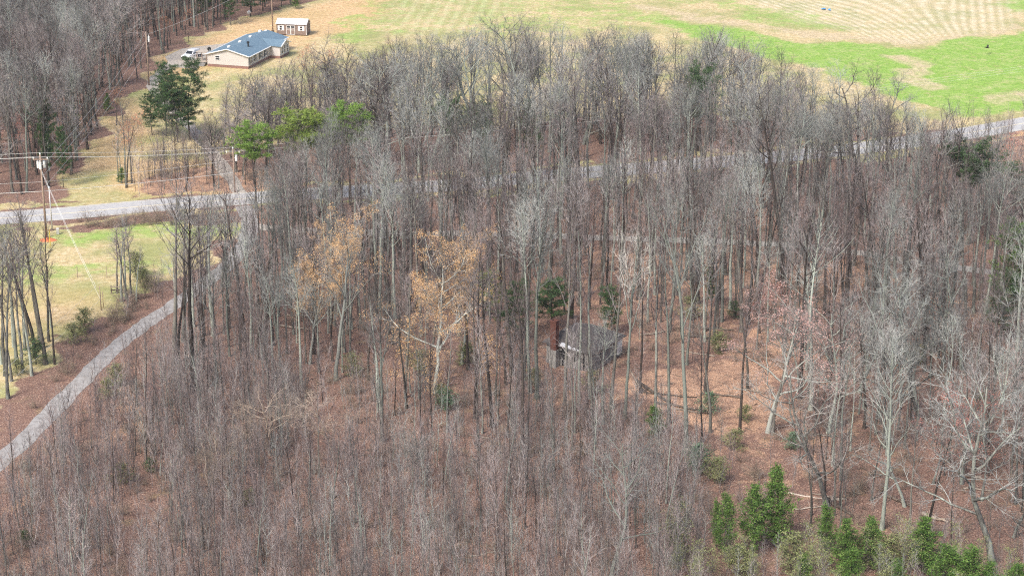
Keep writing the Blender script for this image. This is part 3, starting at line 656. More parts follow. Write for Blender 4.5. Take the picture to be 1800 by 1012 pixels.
# pale and lichened big trees
for a in [('pw0', 1350, 760, 476, 'pale spreading tree with reddish tips beside the straw-coloured opening', 1.2, 0.0),
          ('op1', 1455, 890, 585, 'leaning pale lichened tree with a wide crown in the right foreground', 1.15, 0.0),
          ('op0', 1560, 800, 560, 'pale wide-crowned tree right of the leaning one', 1.2, 0.0),
          ('og0', 1745, 990, 580, 'large pale tree with heavy crooked limbs at the right edge', 1.1, 0.0),
          ('og0', 1590, 890, 660, 'crooked dark-footed tree between two pale trees', .9, -.15),
          ('fp0', 1098, 735, 395, 'tall pale grey tree just right of the shack', .8, 0.0),
          ('fg0', 1205, 800, 300, 'tall straight lichened tree between shack and straw-coloured opening', .75, 0.0),
          ('tg0', 932, 690, 330, 'tall lichened tree standing just left of the brick chimney', .8, 0.0),
          ('tg1', 1550, 930, 560, 'straight pale trunk beside the dark leaning tree', .9, 0.0),
          ('tan0', 362, 890, 735, 'small tan spreading tree in the left foreground', 1.2, 0.0),
          ('tan0', 475, 800, 655, 'tan many-branched tree above the brown saplings', 1.5, 0.0),
          ('tan0', 590, 810, 665, 'tan twiggy tree right of the other tan tree', 1.2, 0.0),
          ('op0', 735, 850, 730, 'small pale twisted tree in the middle of the foreground', 1.2, 0.0),
          ('og0', 1075, 1010, 745, 'grey tree with a rounded pale crown in the foreground below the shack', 1.0, 0.0),
          ('og0', 1640, 850, 690, 'bent dark tree leaning over the leaf litter on the right', .9, .25),
          ('ok0', 1520, 640, 480, 'broad dark tree behind the pale wide-crowned tree', 1.0, 0.0)]:
    put(a[0], a[1], a[2], a[3], 'bare_tree', a[4], 'bare tree', wide=a[5], tilt=a[6])
for i, a in enumerate([(74, 612, 330, 'td1'), (62, 628, 372, 'td0'), (86, 600, 375, 'nd0'), (40, 655, 390, 'ng0'), (14, 700, 400, 'ng1'), (2, 640, 390, 'ng0'), (96, 640, 440, 'nd1'), (24, 610, 385, 'ng1'), (50, 590, 380, 'nd1'), (-8, 600, 380, 'tg0'), (80, 640, 350, 'td2'), (70, 598, 345, 'nd1'), (56, 660, 400, 'ng1'), (30, 640, 370, 'tg1'), (8, 590, 380, 'ng0'), (20, 670, 420, 'nd0'), (90, 575, 410, 'ng0'), (44, 615, 360, 'ng0'), (10, 660, 395, 'tg2')]):
    put(a[3], a[0], a[1], a[2], 'bare_tree', 'leafless %s tree of the clump on the lawn at the left edge' % ('dark' if a[3][1] == 'd' else 'grey'), 'bare tree', 'clump of trees on the lawn, ' + a[3][1], wide=1.15)
for i, a in enumerate([(214, 530, 365, 'ng0'), (222, 525, 372, 'ng1'), (231, 520, 380, 'ng0'), (206, 515, 390, 'nd0'), (226, 540, 385, 'nd1'), (240, 530, 430, 'ng1')]):
    put(a[3], a[0], a[1], a[2], 'bare_tree', 'leafless %s tree of the clump beside the board gate' % ('dark' if a[3][1] == 'd' else 'grey'), 'bare tree', 'clump of trees by the gate, ' + a[3][1], wide=1.6)
for a in [(306, 640, 300, 'td1', 'dark'), (322, 600, 325, 'tg0', 'grey'), (340, 690, 285, 'td0', 'dark'), (358, 610, 330, 'nd0', 'dark'), (430, 600, 300, 'td2', 'dark'), (375, 590, 310, 'tg1', 'grey')]:
    put(a[3], a[0], a[1], a[2], 'bare_tree', 'tall %s trunk standing at the near edge of the driveway' % a[4], 'bare tree', 'tall trees at the driveway edge, ' + a[4], wide=1.1)
for a in [(208, 320, 205, 'ng0'), (214, 322, 225, 'ng1'), (232, 322, 190, 'nd0'), (222, 325, 160, 'ng0')]:
    put(a[3], a[0], a[1], a[2], 'bare_tree', 'thin leafless %s tree on the grassy strip below the power line' % ('dark' if a[3][1] == 'd' else 'grey'), 'bare tree', 'thin trees below the power line, ' + a[3][1], wide=1.2)
for a in [(395, 255, 130, 'fd0', 'dark forking tree in front of the mobile home gable', 1.1), (410, 260, 160, 'ok0', 'crooked dark tree in front of the mobile home', .9), (492, 232, 95, 'fd1', 'dark spreading tree in front of the white end of the mobile home', 1.2), (478, 240, 120, 'og0', 'grey spreading tree left of the dark one before the mobile home', 1.0),
          (585, 225, 40, 'ok1', 'grey tree right of the brown shed', 1.0), (690, 200, 62, 'ok0', 'large crooked dark oak at the field edge', 1.1), (725, 205, 60, 'ok1', 'dark oak with twisted limbs beside the large oak', 1.2), (832, 240, 40, 'tg2', 'tall tree with a brush-like top against the field', 1.0),
          (915, 280, 12, 'fg0', 'tallest grey tree rising against the striped field', 1.0), (945, 285, 20, 'fd0', 'tall dark tree beside the tallest tree', 1.0), (1080, 300, 40, 'fg1', 'tall rounded tree in the middle of the tree line', 1.0), (1335, 300, 70, 'og0', 'wide grey oak in front of the green field', 1.2),
          (1510, 330, 100, 'ok1', 'broad rounded oak at the right of the tree line', 1.6), (1000, 290, 50, 'fd1', 'dark forking tree in the tree line left of the rounded tree', 1.0), (1215, 300, 60, 'tg0', 'tall grey tree in front of the bare earth track', 1.0), (1375, 520, 130, 'td0', 'thick dark trunk standing alone behind the gravel lane', 1.0)]:
    put(a[3], a[0], a[1], a[2], 'bare_tree', a[4], 'bare tree', wide=a[5])
for a in [(992, 712, 330, 'nd0', 'dark slender trunk passing in front of the chimney side of the shack'), (1018, 715, 360, 'ng0', 'grey slender trunk in front of the shack wall'), (1074, 718, 340, 'nd1', 'dark trunk in front of the right corner of the shack'), (1036, 700, 380, 'ng1', 'thin grey trunk in front of the shack roof'),
          (900, 660, 310, 'td1', 'thick dark trunk left of the chimney'), (920, 668, 330, 'tg0', 'lichened trunk second left of the chimney'), (944, 700, 345, 'tg1', 'lichened trunk close to the left of the chimney'), (1126, 690, 420, 'nd0', 'dark trunk on the left side of the straw opening'), (1152, 735, 400, 'ng1', 'greenish slim trunk at the left rim of the straw opening'),
          (1175, 745, 385, 'ng0', 'grey slim trunk beside the greenish one'), (1300, 762, 420, 'nd1', 'isolated dark trunk on the lower straw opening'), (835, 735, 400, 'nd0', 'dark trunk with flared foot right of the beeches'), (865, 750, 420, 'td2', 'dark trunk right of the flared one'), (918, 805, 400, 'nd1', 'long dark trunk below the shack'), (1240, 690, 380, 'nd0', 'dark trunk beside the blue-green shrub'), (1405, 700, 330, 'td0', 'thick dark trunk right of the pale spreading tree'), (1425, 720, 350, 'tg2', 'lichened trunk beside the thick dark one')]:
    put(a[3], a[0], a[1], a[2], 'bare_tree', a[4], 'bare tree', wide=.95)
for a in [('ok1', 455, 236, 118, 'dark twisted tree before the corner of the mobile home', 1.1), ('fd0', 507, 230, 92, 'dark upright tree hiding the white end of the mobile home', 1.3), ('ok0', 470, 245, 150, 'low dark tree before the mobile home windows', 1.0), ('fd1', 548, 226, 84, 'dark tree right of the one hiding the white end', 1.1), ('ok0', 600, 222, 58, 'dark crooked tree on the lawn edge right of the shed', 1.2), ('fd0', 655, 215, 70, 'dark forking tree left of the large oaks', 1.2), ('ok1', 430, 250, 165, 'small crooked dark tree below the gable', 1.0)]:
    put(a[0], a[1], a[2], a[3], 'bare_tree', a[4], 'bare tree', wide=a[5])
# red and orange budding trees
for a in [('rb1', 1690, 850, 690, 'small tree with bright red buds on the right', 1.5), ('rb0', 515, 430, 345, 'tree with red buds near the driveway junction', 1.6), ('rb1', 1362, 580, 490, 'small red-budded tree behind the pale spreading tree', 1.0), ('ob0', 528, 180, 72, 'orange-budded tree in front of the brown shed', 1.6),
          ('ob0', 560, 205, 85, 'orange-budded tree right of the one by the shed', 1.5), ('rb0', 455, 225, 150, 'red-budded tree in front of the mobile home', 1.5), ('ob0', 205, 220, 150, 'orange-budded tree at the edge of the woods under the power line', 1.6), ('ob0', 222, 330, 195, 'orange-budded tree on the grassy strip', 1.5),
          ('rb0', 640, 240, 180, 'orange-red tree in the tree line near the lime green bush', 1.5), ('ob0', 300, 80, 25, 'reddish tree at the woods edge above the parked car', 2.0), ('ob0', 325, 60, 15, 'reddish tree right of the woods edge above the car', 2.0), ('rb0', 45, 300, 200, 'red-tinged tree deep in the left woods', 1.6), ('rb0', 280, 740, 670, 'small red-budded tree in the left foreground', 1.6), ('rb0', 150, 180, 60, 'red-tinged tree in the upper left woods', 1.6), ('ob0', 815, 250, 165, 'orange-tinged tree in the middle of the tree line', 1.2), ('rb0', 1770, 330, 230, 'reddish tree on the bank at the right edge', 1.8)]:
    put(a[0], a[1], a[2], a[3], 'budding_tree', a[4], 'budding tree', wide=a[5])
# evergreens
for a in [('pi0', 292, 240, 112, 'left one of the two tall dark green pines by the house lane', 1.1), ('pi1', 334, 245, 108, 'right one of the two tall dark green pines by the house lane', 1.05), ('pi2', 268, 238, 165, 'short dark pine at the left foot of the two tall pines', 1.2), ('pi1', 312, 250, 140, 'lower dark pine squeezed between the two tall pines', 1.3),
          ('ph1', 450, 372, 222, 'bright green pine beside the road wires', 1.15), ('ph0', 530, 365, 200, 'yellow-green pine right of the bright green one', 1.3), ('ph1', 615, 360, 188, 'bright green pine in the tree line left of centre', 1.0), ('ph0', 572, 362, 206, 'low yellow-green pine between two green ones', 1.0),
          ('pk0', 1222, 335, 128, 'dark green pine rising from the grey tree line', .75), ('pk0', 795, 330, 180, 'dull green pine in the middle of the tree line', .8), ('pk0', 845, 335, 185, 'small dark pine right of the dull green one', .7), ('pi1', 935, 310, 182, 'dark pine half hidden near the tallest tree', .7), ('pk0', 1452, 345, 226, 'small dark pine in the right part of the tree line', .6),
          ('pk0', 1698, 430, 255, 'dark green pine on the bank left of the other pine', 1.3), ('pi0', 1778, 385, 288, 'dark green pine on the bank at the right edge', 1.3), ('pc0', 1785, 560, 395, 'bright green pine at the right edge behind grey crowns', 1.3), ('pi1', 1760, 600, 480, 'dark pine low at the right edge below the bright one', 1.2),
          ('pi2', 970, 580, 492, 'dark evergreen right behind the brick chimney', 1.7), ('pi0', 1075, 590, 505, 'dark evergreen behind the right corner of the shack', 1.2), ('pl0', 860, 560, 480, 'yellow-green evergreen left of the shack', 1.3), ('pi1', 905, 600, 500, 'dark evergreen between the beech and the shack', 1.3), ('pi0', 1250, 540, 470, 'dull green evergreen behind the straw opening', .8),
          ('pi1', 405, 45, -25, 'olive pine at the top edge of the woods', .9), ('pi0', 440, 30, -50, 'dark pine behind the mobile home, left of the pole', 1.2), ('pi2', 462, 20, -60, 'dark pine directly left of the tall pole', 1.2), ('pi1', 495, 14, -40, 'dark pine right of the tall pole', 1.2), ('pi0', 360, 40, -40, 'dark pine above the reddish trees', .9), ('ce1', 520, 16, -10, 'rounded dark cedar at the end of the far treeline', 1.6),
          ('pi2', 88, 322, 178, 'dark pine in the left woods near the road', .55), ('pi0', 112, 330, 225, 'dark pine right of the one near the road', .6), ('pi1', 72, 260, 140, 'dark pine deeper in the left woods', .8), ('ce0', 130, 240, 180, 'small green cedar at the edge of the power line strip', 1.2), ('ce2', 190, 200, 165, 'small green cedar under the wires', 1.2), ('ce1', 215, 322, 295, 'small dark evergreen at the foot of the thin trees', 1.6)]:
    put(a[0], a[1], a[2], a[3], 'pine_tree' if a[0][0] == 'p' else 'cedar_tree', a[4], 'evergreen', wide=a[5])
CED = [(1275, 985, 868, 'ce0', 'narrow bright cedar, leftmost of the foreground row', .9), (1258, 960, 880, 'ce1', 'slim cedar touching the leftmost one', .7), (1322, 970, 855, 'ce2', 'bushy bright cedar second from the left', 1.3), (1362, 960, 823, 'ce0', 'tallest bright cedar of the foreground row', 1.15),
       (1450, 975, 888, 'ce1', 'bright cedar right of the tallest one', 1.2), (1485, 1010, 915, 'ce2', 'cedar in the gap between two bright ones', 1.3), (1530, 1000, 912, 'ce0', 'rounded bright cedar in the middle of the row', 1.5), (1490, 1060, 965, 'ce1', 'low bright cedar at the bottom edge', 1.4),
       (1620, 1010, 912, 'ce2', 'broad bright cedar right of the pale trunk', 1.6), (1665, 1045, 960, 'ce0', 'low spreading cedar near the bottom right', 1.9), (1700, 1060, 965, 'ce1', 'cedar second from the bottom right corner', 1.8), (1735, 1065, 990, 'ce2', 'low cedar close to the bottom right corner', 1.8), (1780, 1070, 990, 'ce0', 'cedar in the bottom right corner', 1.7),
       (1575, 1060, 985, 'ce1', 'small cedar below the rounded one', 1.3), (1410, 1050, 975, 'ce2', 'small cedar at the bottom edge below the tallest', 1.1), (1150, 765, 715, 'ce1', 'small blue-green evergreen at the left rim of the straw opening', 1.8)]
for a in CED: put(a[3], a[0], a[1], a[2], 'cedar_tree', a[4], 'cedar tree', 'row of bright cedars in the right foreground', wide=a[5])
SHR = [(1243, 728, 'bh0', 2.6, 'blue-green shrub on the straw opening'), (1225, 830, 'bh0', 3.2, 'large dull blue-green shrub below the straw opening'), (1260, 850, 'bo0', 2.8, 'olive shrub beside the large blue-green one'), (1290, 790, 'bo1', 2.2, 'olive shrub among brown saplings'),
       (790, 722, 'bh0', 2.6, 'bright green shrub left of centre in the foreground'), (775, 705, 'bo1', 2.0, 'olive shrub behind the bright green shrub'), (740, 660, 'bo0', 3.0, 'olive shrub under the wide beech'), (820, 640, 'bo1', 2.6, 'olive shrub right of the wide beech'), (940, 680, 'bo0', 2.2, 'low olive shrub in front of the chimney'), (1040, 690, 'bo1', 2.4, 'low olive shrub in front of the shack'),
       (1262, 620, 'bo0', 2.6, 'olive shrub on the leaf litter right of the shack'), (1290, 560, 'bd0', 2.2, 'dark evergreen shrub behind the opening'), (1215, 560, 'bo1', 2.8, 'olive shrub far right of the shack'), (205, 680, 'bo0', 2.6, 'olive shrub on the far side of the driveway'), (190, 700, 'bo1', 2.2, 'olive shrub near the bend of the driveway'),
       (150, 585, 'bo0', 3.0, 'olive thicket between lawn and driveway'), (130, 605, 'bo1', 2.6, 'thicket left of the two short posts'), (240, 490, 'bo0', 3.6, 'tall olive bush beside the gate clump'), (252, 505, 'bo1', 2.4, 'round olive bush behind the gate'), (64, 640, 'bd0', 3.0, 'dark green bush at the foot of the lawn clump'), (30, 660, 'bo1', 2.0, 'green-brown bush at the left edge'),
       (215, 850, 'bo1', 2.2, 'dull green bush left in the foreground'), (45, 960, 'bd0', 1.6, 'small dark bush near the bottom left corner'), (440, 890, 'bo0', 1.8, 'small olive bush among grey saplings'), (265, 830, 'bd0', 1.5, 'small dark bush near the tan tree'), (1195, 930, 'bo0', 2.8, 'yellowish shrub at the bottom left of the cedars'), (1310, 740, 'bo1', 1.8, 'small yellowish shrub on the opening'),
       (1390, 790, 'bh0', 2.0, 'green shrub between dark trunks'), (385, 262, 'bd0', 3.0, 'dark evergreen bush by the road wires'), (360, 265, 'bd0', 2.6, 'dark evergreen bush left of the wires'), (1720, 720, 'bo0', 2.0, 'olive shrub under the trees at the right'), (1610, 640, 'bo0', 2.4, 'olive shrub between trunks right of centre'), (620, 660, 'bo0', 2.6, 'olive shrub left of the beeches')]
orng = random.Random(12)
for k in range(46):
    bx_, by_ = orng.uniform(1180, 1810), orng.uniform(985, 1085)
    SHR.append((bx_, by_, orng.choice(['bs0', 'bs1', 'bs0', 'bs1', 'bo0']), orng.uniform(2.2, 4.0), 'olive leafy thicket shrub among the bright cedars'))
for a in SHR: puth(a[2], a[0], a[1], a[3]*(VAR[a[2]][3]/3.2 if a[2][:2] != 'bs' else 1.3), 'shrub', a[4], 'shrub', 'olive shrubs among the cedars' if 'thicket shrub' in a[4] else None, wide=1.5)
# ------------------------------------------------------------------ brush (stuff) and fallen logs
def brush(name, label, zones, hmin, hmax, seed):
    rng = np.random.RandomState(seed); V = []; Fc = []; base = []
    for i in range(5):
        m = bush_mesh(300+seed+i); base.append((np.array(m.v), np.array([f if len(f) == 4 else f+(f[2],) for f in m.f]), m))
    pts = []
    for px, m2 in zones:
        P = poly(px); x0, y0 = P.min(0); x1, y1 = P.max(0); n = int((x1-x0)*(y1-y0)/m2)
        X = rng.uniform(x0, x1, n); Y = rng.uniform(y0, y1, n)
        ok = inside(P, X, Y) & (dpl(ROAD, X, Y) > 4.6) & (dpl(DRIVE, X, Y) > 2.4) & (dpl(LANE, X, Y) > 2.0) & (dpl(YARD, X, Y) > 2.2)
        pts += list(zip(X[ok], Y[ok]))
    meshes = [b_[2].mesh(name, M['brush']) for b_ in base]
    m = bpy.data.meshes.new(name); n0 = 0
    allv, allf3, allf4 = [], [], []
    for k, (x, y) in enumerate(pts):
        bv, bf, mb = base[k % 5]; a = rng.uniform(0, 6.28); s = rng.uniform(hmin, hmax)/2.2; c_, s_ = math.cos(a)*s, math.sin(a)*s
        v = np.stack([bv[:, 0]*c_-bv[:, 1]*s_+x, bv[:, 0]*s_+bv[:, 1]*c_+y, bv[:, 2]*s*.9], -1)
        f = np.array(bf)+n0; n0 += len(bv); allv.append(v); allf4.append(f)
    V = np.concatenate(allv); Fq = np.concatenate(allf4)
    tri = Fq[:, 2] == Fq[:, 3]
    tris = Fq[tri][:, :3]; quads = Fq[~tri]
    m.vertices.add(len(V)); m.vertices.foreach_set('co', V.ravel().astype(np.float32))
    li = np.concatenate([tris.ravel(), quads.ravel()]).astype(np.int32); m.loops.add(len(li)); m.loops.foreach_set('vertex_index', li)
    st = np.concatenate([np.arange(len(tris))*3, len(tris)*3+np.arange(len(quads))*4]).astype(np.int32)
    m.polygons.add(len(st)); m.polygons.foreach_set('loop_start', st); m.update(calc_edges=True)
    m.materials.append(M['brush']); tag(link(name, m), label, 'brush', kind='stuff')
    for q in meshes: bpy.data.meshes.remove(q)
    print(name, len(pts))
brush('undergrowth', 'tangled brown undergrowth covering the forest floor', [([(-60, 860), (250, 660), (640, 660), (1000, 700), (1230, 760), (1900, 700), (1900, 1100), (-100, 1100)], 9), ([(480, 365), (1860, 262), (1860, 700), (1300, 640), (640, 660), (330, 690), (440, 470)], 16), ([(130, 385), (440, 375), (430, 395), (150, 402)], 1.6), ([(20, 760), (190, 560), (300, 515), (330, 520), (60, 740)], 2.5), ([(180, 620), (210, 520), (300, 480), (240, 560)], 2.0), ([(-40, 330), (100, 345), (200, 190), (240, 140), (100, 100), (-40, 100)], 14), ([(235, 325), (640, 325), (640, 215), (380, 265)], 6), ([(640, 330), (1300, 285), (1640, 240), (1300, 200), (640, 210)], 9)], .7, 2.2, 1)
def log(x0, y0, x1, y1, r, lab, mat='log', z=.0, zb=None):
    a, b_ = at(x0, y0), at(x1, y1); mb = MB(); rng = random.Random(int(x0*7+y0)); n = 7; z2 = z if zb is None else zb
    pts = [(a[0]+(b_[0]-a[0])*i/n+rng.gauss(0, .08), a[1]+(b_[1]-a[1])*i/n+rng.gauss(0, .1), r*.8+z+(z2-z)*i/n+rng.gauss(0, .03)) for i in range(n+1)]
    mb.tube(pts, [r*(1-.55*i/n) for i in range(n+1)], 7, True)
    for k in range(7):
        i = rng.randrange(2, n+1); p = pts[i]; l = rng.uniform(.6, 2.2); q = (p[0]+rng.gauss(0, l*.6), p[1]+rng.gauss(0, l*.6), p[2]+rng.uniform(.1, l*.6)); mb.spike(p, q, r*.3)
    o = mb.build('fallen_log', M[mat], smooth=True); tag(o, lab, 'fallen log', 'fallen trunks and limbs on the forest floor')
for a in [(1118, 672, 1182, 712, .24, 'dark fallen trunk at the left rim of the straw opening'), (1150, 708, 1240, 724, .18, 'dark log lying across the foot of the straw opening'), (1130, 690, 1225, 700, .12, 'thin dark log crossing another on the opening'), (1290, 682, 1345, 692, .12, 'thin dark limb on the upper right of the opening'), (1400, 762, 1475, 768, .14, 'pale-ended log between the dark trunks', 'pale_log'),
          (410, 545, 490, 575, .16, 'pale fallen limb beside the driveway bend', 'pale_log'), (470, 570, 565, 584, .15, 'pale straight log left of the beech', 'pale_log'), (505, 555, 560, 560, .13, 'short pale log behind the straight one', 'pale_log'), (1385, 868, 1480, 880, .10, 'long pale log right of the cedars', 'pale_log'), (1390, 895, 1450, 892, .09, 'pale log above the tallest cedar', 'pale_log'), (1455, 880, 1500, 910, .22, 'thick dark log near the leaning pale tree'),
          (1555, 872, 1600, 890, .2, 'dark fallen limb at the foot of the dark tree'), (1620, 905, 1665, 920, .25, 'dark log pile piece on the right slope'), (1565, 930, 1590, 955, .1, 'pale short limb on red litter', 'pale_log'), (1210, 575, 1290, 582, .16, 'pale log behind the straw opening', 'pale_log'), (1200, 590, 1280, 600, .18, 'dark log behind the straw opening'), (825, 978, 900, 965, .10, 'pale thin limb near the bottom centre', 'pale_log'),
          (745, 905, 800, 902, .08, 'pale stick in the middle foreground', 'pale_log'), (1620, 705, 1665, 712, .12, 'thin log under the right hand trees'), (1700, 760, 1780, 756, .12, 'thin grey log at the far right'), (965, 830, 985, 805, .1, 'short leaning pale limb below the shack', 'pale_log', 0, 1.2), (1500, 850, 1512, 870, .1, 'small pale limb on bare litter', 'pale_log'), (1480, 665, 1530, 668, .12, 'thin dark log between dark trunks'), (1100, 660, 1130, 690, .15, 'dark limb leaning near the pale tree by the shack', 'log', 1.6, 0)]:
    log(*a[:6], *(a[6:] if len(a) > 6 else ()))
lr = random.Random(31)
for k in range(26):
    x_, y_ = lr.uniform(640, 1780), lr.uniform(540, 900)
    if 940 < x_ < 1110 and y_ < 680: continue
    l_ = lr.uniform(30, 75); log(x_, y_, x_+lr.choice((-1, 1))*l_, y_+lr.uniform(-12, 12), lr.uniform(.07, .15), 'slender fallen trunk lying on the leaf litter of the open wood', lr.choice(('log', 'log', 'pale_log')))
# litter of loose sticks
rng = random.Random(77); mb = MB()
P1 = poly([(-60, 860), (250, 660), (1100, 620), (1860, 520), (1900, 1080), (-100, 1080)]); lo, hi = P1.min(0), P1.max(0)
xx = np.array([(rng.uniform(lo[0], hi[0]), rng.uniform(lo[1], hi[1])) for _ in range(5200)]); okk = inside(P1, xx[:, 0], xx[:, 1]) & (dpl(DRIVE, xx[:, 0], xx[:, 1]) > 2.6)
for x, y in xx[okk]:
    a = rng.uniform(0, 6.28); l = rng.uniform(.6, 2.8); mb.spike((x, y, .05), (x+math.cos(a)*l, y+math.sin(a)*l, rng.uniform(.03, .5)), rng.uniform(.015, .045))
tag(mb.build('fallen_sticks', M['pale_log']), 'loose fallen sticks strewn over the leaf litter', 'sticks', kind='stuff')
# ------------------------------------------------------------------ shack
def frame(ax, ay, bx, by):      # origin and heading of a line a->b on the ground
    a, b_ = at(ax, ay), at(bx, by); return a, math.atan2(b_[1]-a[1], b_[0]-a[0])
SX, SY = at(1040, 655); sang = math.atan2(5.5, 3.5)      # near corner; local x runs along right wall, local y along left wall
sh = thing('shack', 'derelict grey board shack with a sagging brown roof among bare trunks', 'shack', (SX, SY, 0), sang)
WL, DL = 7.2, 6.3; wr = random.Random(4)
mb = MB()
def boards(mb, ax, ay, bx, by, z0, z1, nx_, ny_, rng, w_=.24, miss=.06):
    L = math.hypot(bx-ax, by-ay); n = int(L/w_); ux, uy = (bx-ax)/L, (by-ay)/L
    for i in range(n):
        if rng.random() < miss: continue
        s0 = i*L/n+.012; s1 = (i+1)*L/n-.012; o_ = rng.uniform(0, .03); lo = z0-rng.uniform(0, .05); hi = z1-rng.choice((0, 0, .1, .4))
        q = [(ax+ux*s0, ay+uy*s0), (ax+ux*s1, ay+uy*s1)]
        v = [(q[0][0]+nx_*o_, q[0][1]+ny_*o_, lo), (q[1][0]+nx_*o_, q[1][1]+ny_*o_, lo), (q[1][0]+nx_*(o_+.03), q[1][1]+ny_*(o_+.03), lo), (q[0][0]+nx_*(o_+.03), q[0][1]+ny_*(o_+.03), lo)]
        v += [(a, b_, hi) for a, b_, _ in v]; mb.add(v, [(0, 3, 2, 1), (4, 5, 6, 7), (0, 1, 5, 4), (1, 2, 6, 5), (2, 3, 7, 6), (3, 0, 4, 7)])
boards(mb, 0, 0, WL, 0, .1, 2.75, 0, -1, wr); boards(mb, 0, 0, 0, DL, .1, 2.75, -1, 0, wr); boards(mb, WL, 0, WL, DL, .1, 2.75, 1, 0, wr, miss=0); boards(mb, 0, DL, WL, DL, .1, 2.75, 0, 1, wr, miss=0)
mb.build('wall', M['grey_wood'], sh)
mb = MB(); mb.box(.08, .08, 0, WL-.08, DL-.08, 2.6); mb.build('frame', M['black'], sh)  # solid black block standing in for the shaded interior behind the board gaps
mb = MB()                                                   # sagging hip roof
e = .45; A = (1.7, 4.4, 4.6); B = (5.0, 2.8, 4.1)
c4 = [(-e, -e, 2.62), (WL+e, -e, 2.5), (WL+e, DL+e, 2.75), (-e, DL+e, 2.8)]
def slab(mb, P, th=.09):
    n = len(P); mb.add(list(P)+[(x, y, z-th) for x, y, z in P], [tuple(range(n)), tuple(range(2*n-1, n-1, -1))]+[(i, i+n, (i+1) % n+n, (i+1) % n) for i in range(n)])
def sag(P0, P1, P2, P3, k=9, dip=.22):                      # eave a->b, ridge d->c
    g = []
    for i in range(k+1):
        u = i/k; row = []
        for j in range(5):
            v_ = j/4; a = [P0[m]+(P1[m]-P0[m])*u for m in range(3)]; d = [P3[m]+(P2[m]-P3[m])*u for m in range(3)]
            q = [a[m]+(d[m]-a[m])*v_ for m in range(3)]; q[2] -= dip*math.sin(PI*u)*math.sin(PI*v_)+wr.uniform(0, .05); row.append(tuple(q))
        g.append(row)
    n0 = len(mb.v)
    for row in g: mb.v += row
    for row in g: mb.v += [(x, y, z-.08) for x, y, z in row]
    m_ = (k+1)*5
    for i in range(k):
        for j in range(4):
            a = n0+i*5+j; mb.f += [(a, a+5, a+6, a+1), (a+m_, a+1+m_, a+6+m_, a+5+m_)]
        a = n0+i*5; mb.f.append((a, a+m_, a+5+m_, a+5))
sag(c4[0], c4[1], B, A, dip=.3); sag(c4[3], c4[0], A, A, dip=.1); sag(c4[1], c4[2], B, B, dip=.12); sag(c4[2], c4[3], A, B)
rf = mb.build('roof', M['roof_old'], sh)
mb = MB(); mb.tube([(-e-.03, .2, 2.66), (-e-.03, 3.9, 2.80)], [.03, .03], 4); mb.v = []; mb.f = []
mb.add([(-e-.06, 1.1, 2.60), (-e-.06, 4.2, 2.80), (.25, 4.2, 3.17), (.25, 1.1, 3.0), (-e-.06, 1.1, 2.48), (-e-.06, 4.2, 2.68), (.25, 4.2, 3.05), (.25, 1.1, 2.88)], [(0, 3, 2, 1), (4, 5, 6, 7), (0, 1, 5, 4), (1, 2, 6, 5), (2, 3, 7, 6), (3, 0, 4, 7)])
tag(mb.build('metal_flashing', M['steel'], rf), 'white metal strip peeled along the left eave')
mb = MB(); mb.box(WL-1.5, -.075, .4, WL+.05, -.045, 2.45)
mb.build('white_siding_panel', M['white'], sh)
for yy in (1.6, 3.6):
    mb = MB(); mb.box(-.085, yy, 1.0, -.045, yy+.8, 2.0); mb.build('window', M['black'], sh)
mb = MB(); mb.box(2.3, -.085, .15, 3.2, -.045, 2.1); mb.build('door', M['grey_wood'], sh)
mb = MB(); mb.box(-1.05, 4.4, 0, -.2, 5.3, 2.2); ch0 = mb.build('chimney_base', M['concrete'], sh)
mb = MB(); c0, c1 = (-.98, 4.46), (-.25, 5.24)
mb.box(c0[0], c0[1], 2.2, c1[0], c1[1], 5.75)
for q in ((c0[0]-.05, c0[1]-.05, c1[0]+.05, c0[1]+.12), (c0[0]-.05, c1[1]-.12, c1[0]+.05, c1[1]+.05), (c0[0]-.05, c0[1]+.12, c0[0]+.12, c1[1]-.12), (c1[0]-.12, c0[1]+.12, c1[0]+.05, c1[1]-.12)): mb.box(q[0], q[1], 5.75, q[2], q[3], 5.92)
mb.build('chimney', M['brick'], sh)
# ------------------------------------------------------------------ mobile home
hx, hy = at(437, 122); hang = R(73)                          # local x along the long side, local y across the gable (to the left)
mh = thing('mobile_home', 'pale double-wide mobile home with a blue-grey shingle roof and white trim', 'house', (hx, hy, 0), hang)
mh.scale = (.92, 1, .86)
HL, HW, HE, HR = 21.0, 8.8, 3.0, 4.35
mb = MB(); mb.box(0, 0, .62, HL, HW, HE)
mb.add([(0.002, 0, HE), (0.002, HW, HE), (0.002, HW/2, HR-.05), (HL-.002, 0, HE), (HL-.002, HW, HE), (HL-.002, HW/2, HR-.05)], [(0, 2, 1), (3, 4, 5)])
mb.box(11.5, -2.2, .62, 16.5, .0, HE); mb.add([(11.5, -2.198, HE), (16.5, -2.198, HE), (14, -2.198, 3.95)], [(0, 1, 2)])
mb.build('wall', M['siding'], mh)
mb = MB(); mb.box(.05, .05, 0, HL-.05, HW-.05, .62); mb.box(11.55, -2.15, 0, 16.45, 0, .62); mb.build('brick_base', M['skirt'], mh)
mb = MB(); o_ = .35
slab(mb, [(-o_, -.3, HE-.08), (HL+o_, -.3, HE-.08), (HL+o_, HW/2, HR), (-o_, HW/2, HR)], .1)
slab(mb, [(-o_, HW/2, HR), (HL+o_, HW/2, HR), (HL+o_, HW+.3, HE-.08), (-o_, HW+.3, HE-.08)], .1)
slab(mb, [(11.2, -2.5, HE-.06), (14, -2.5, 4.0), (14, 2.6, 4.0), (11.2, .1, HE+.06)], .1); slab(mb, [(14, -2.5, 4.0), (16.8, -2.5, HE-.06), (16.8, .1, HE+.06), (14, 2.6, 4.0)], .1)
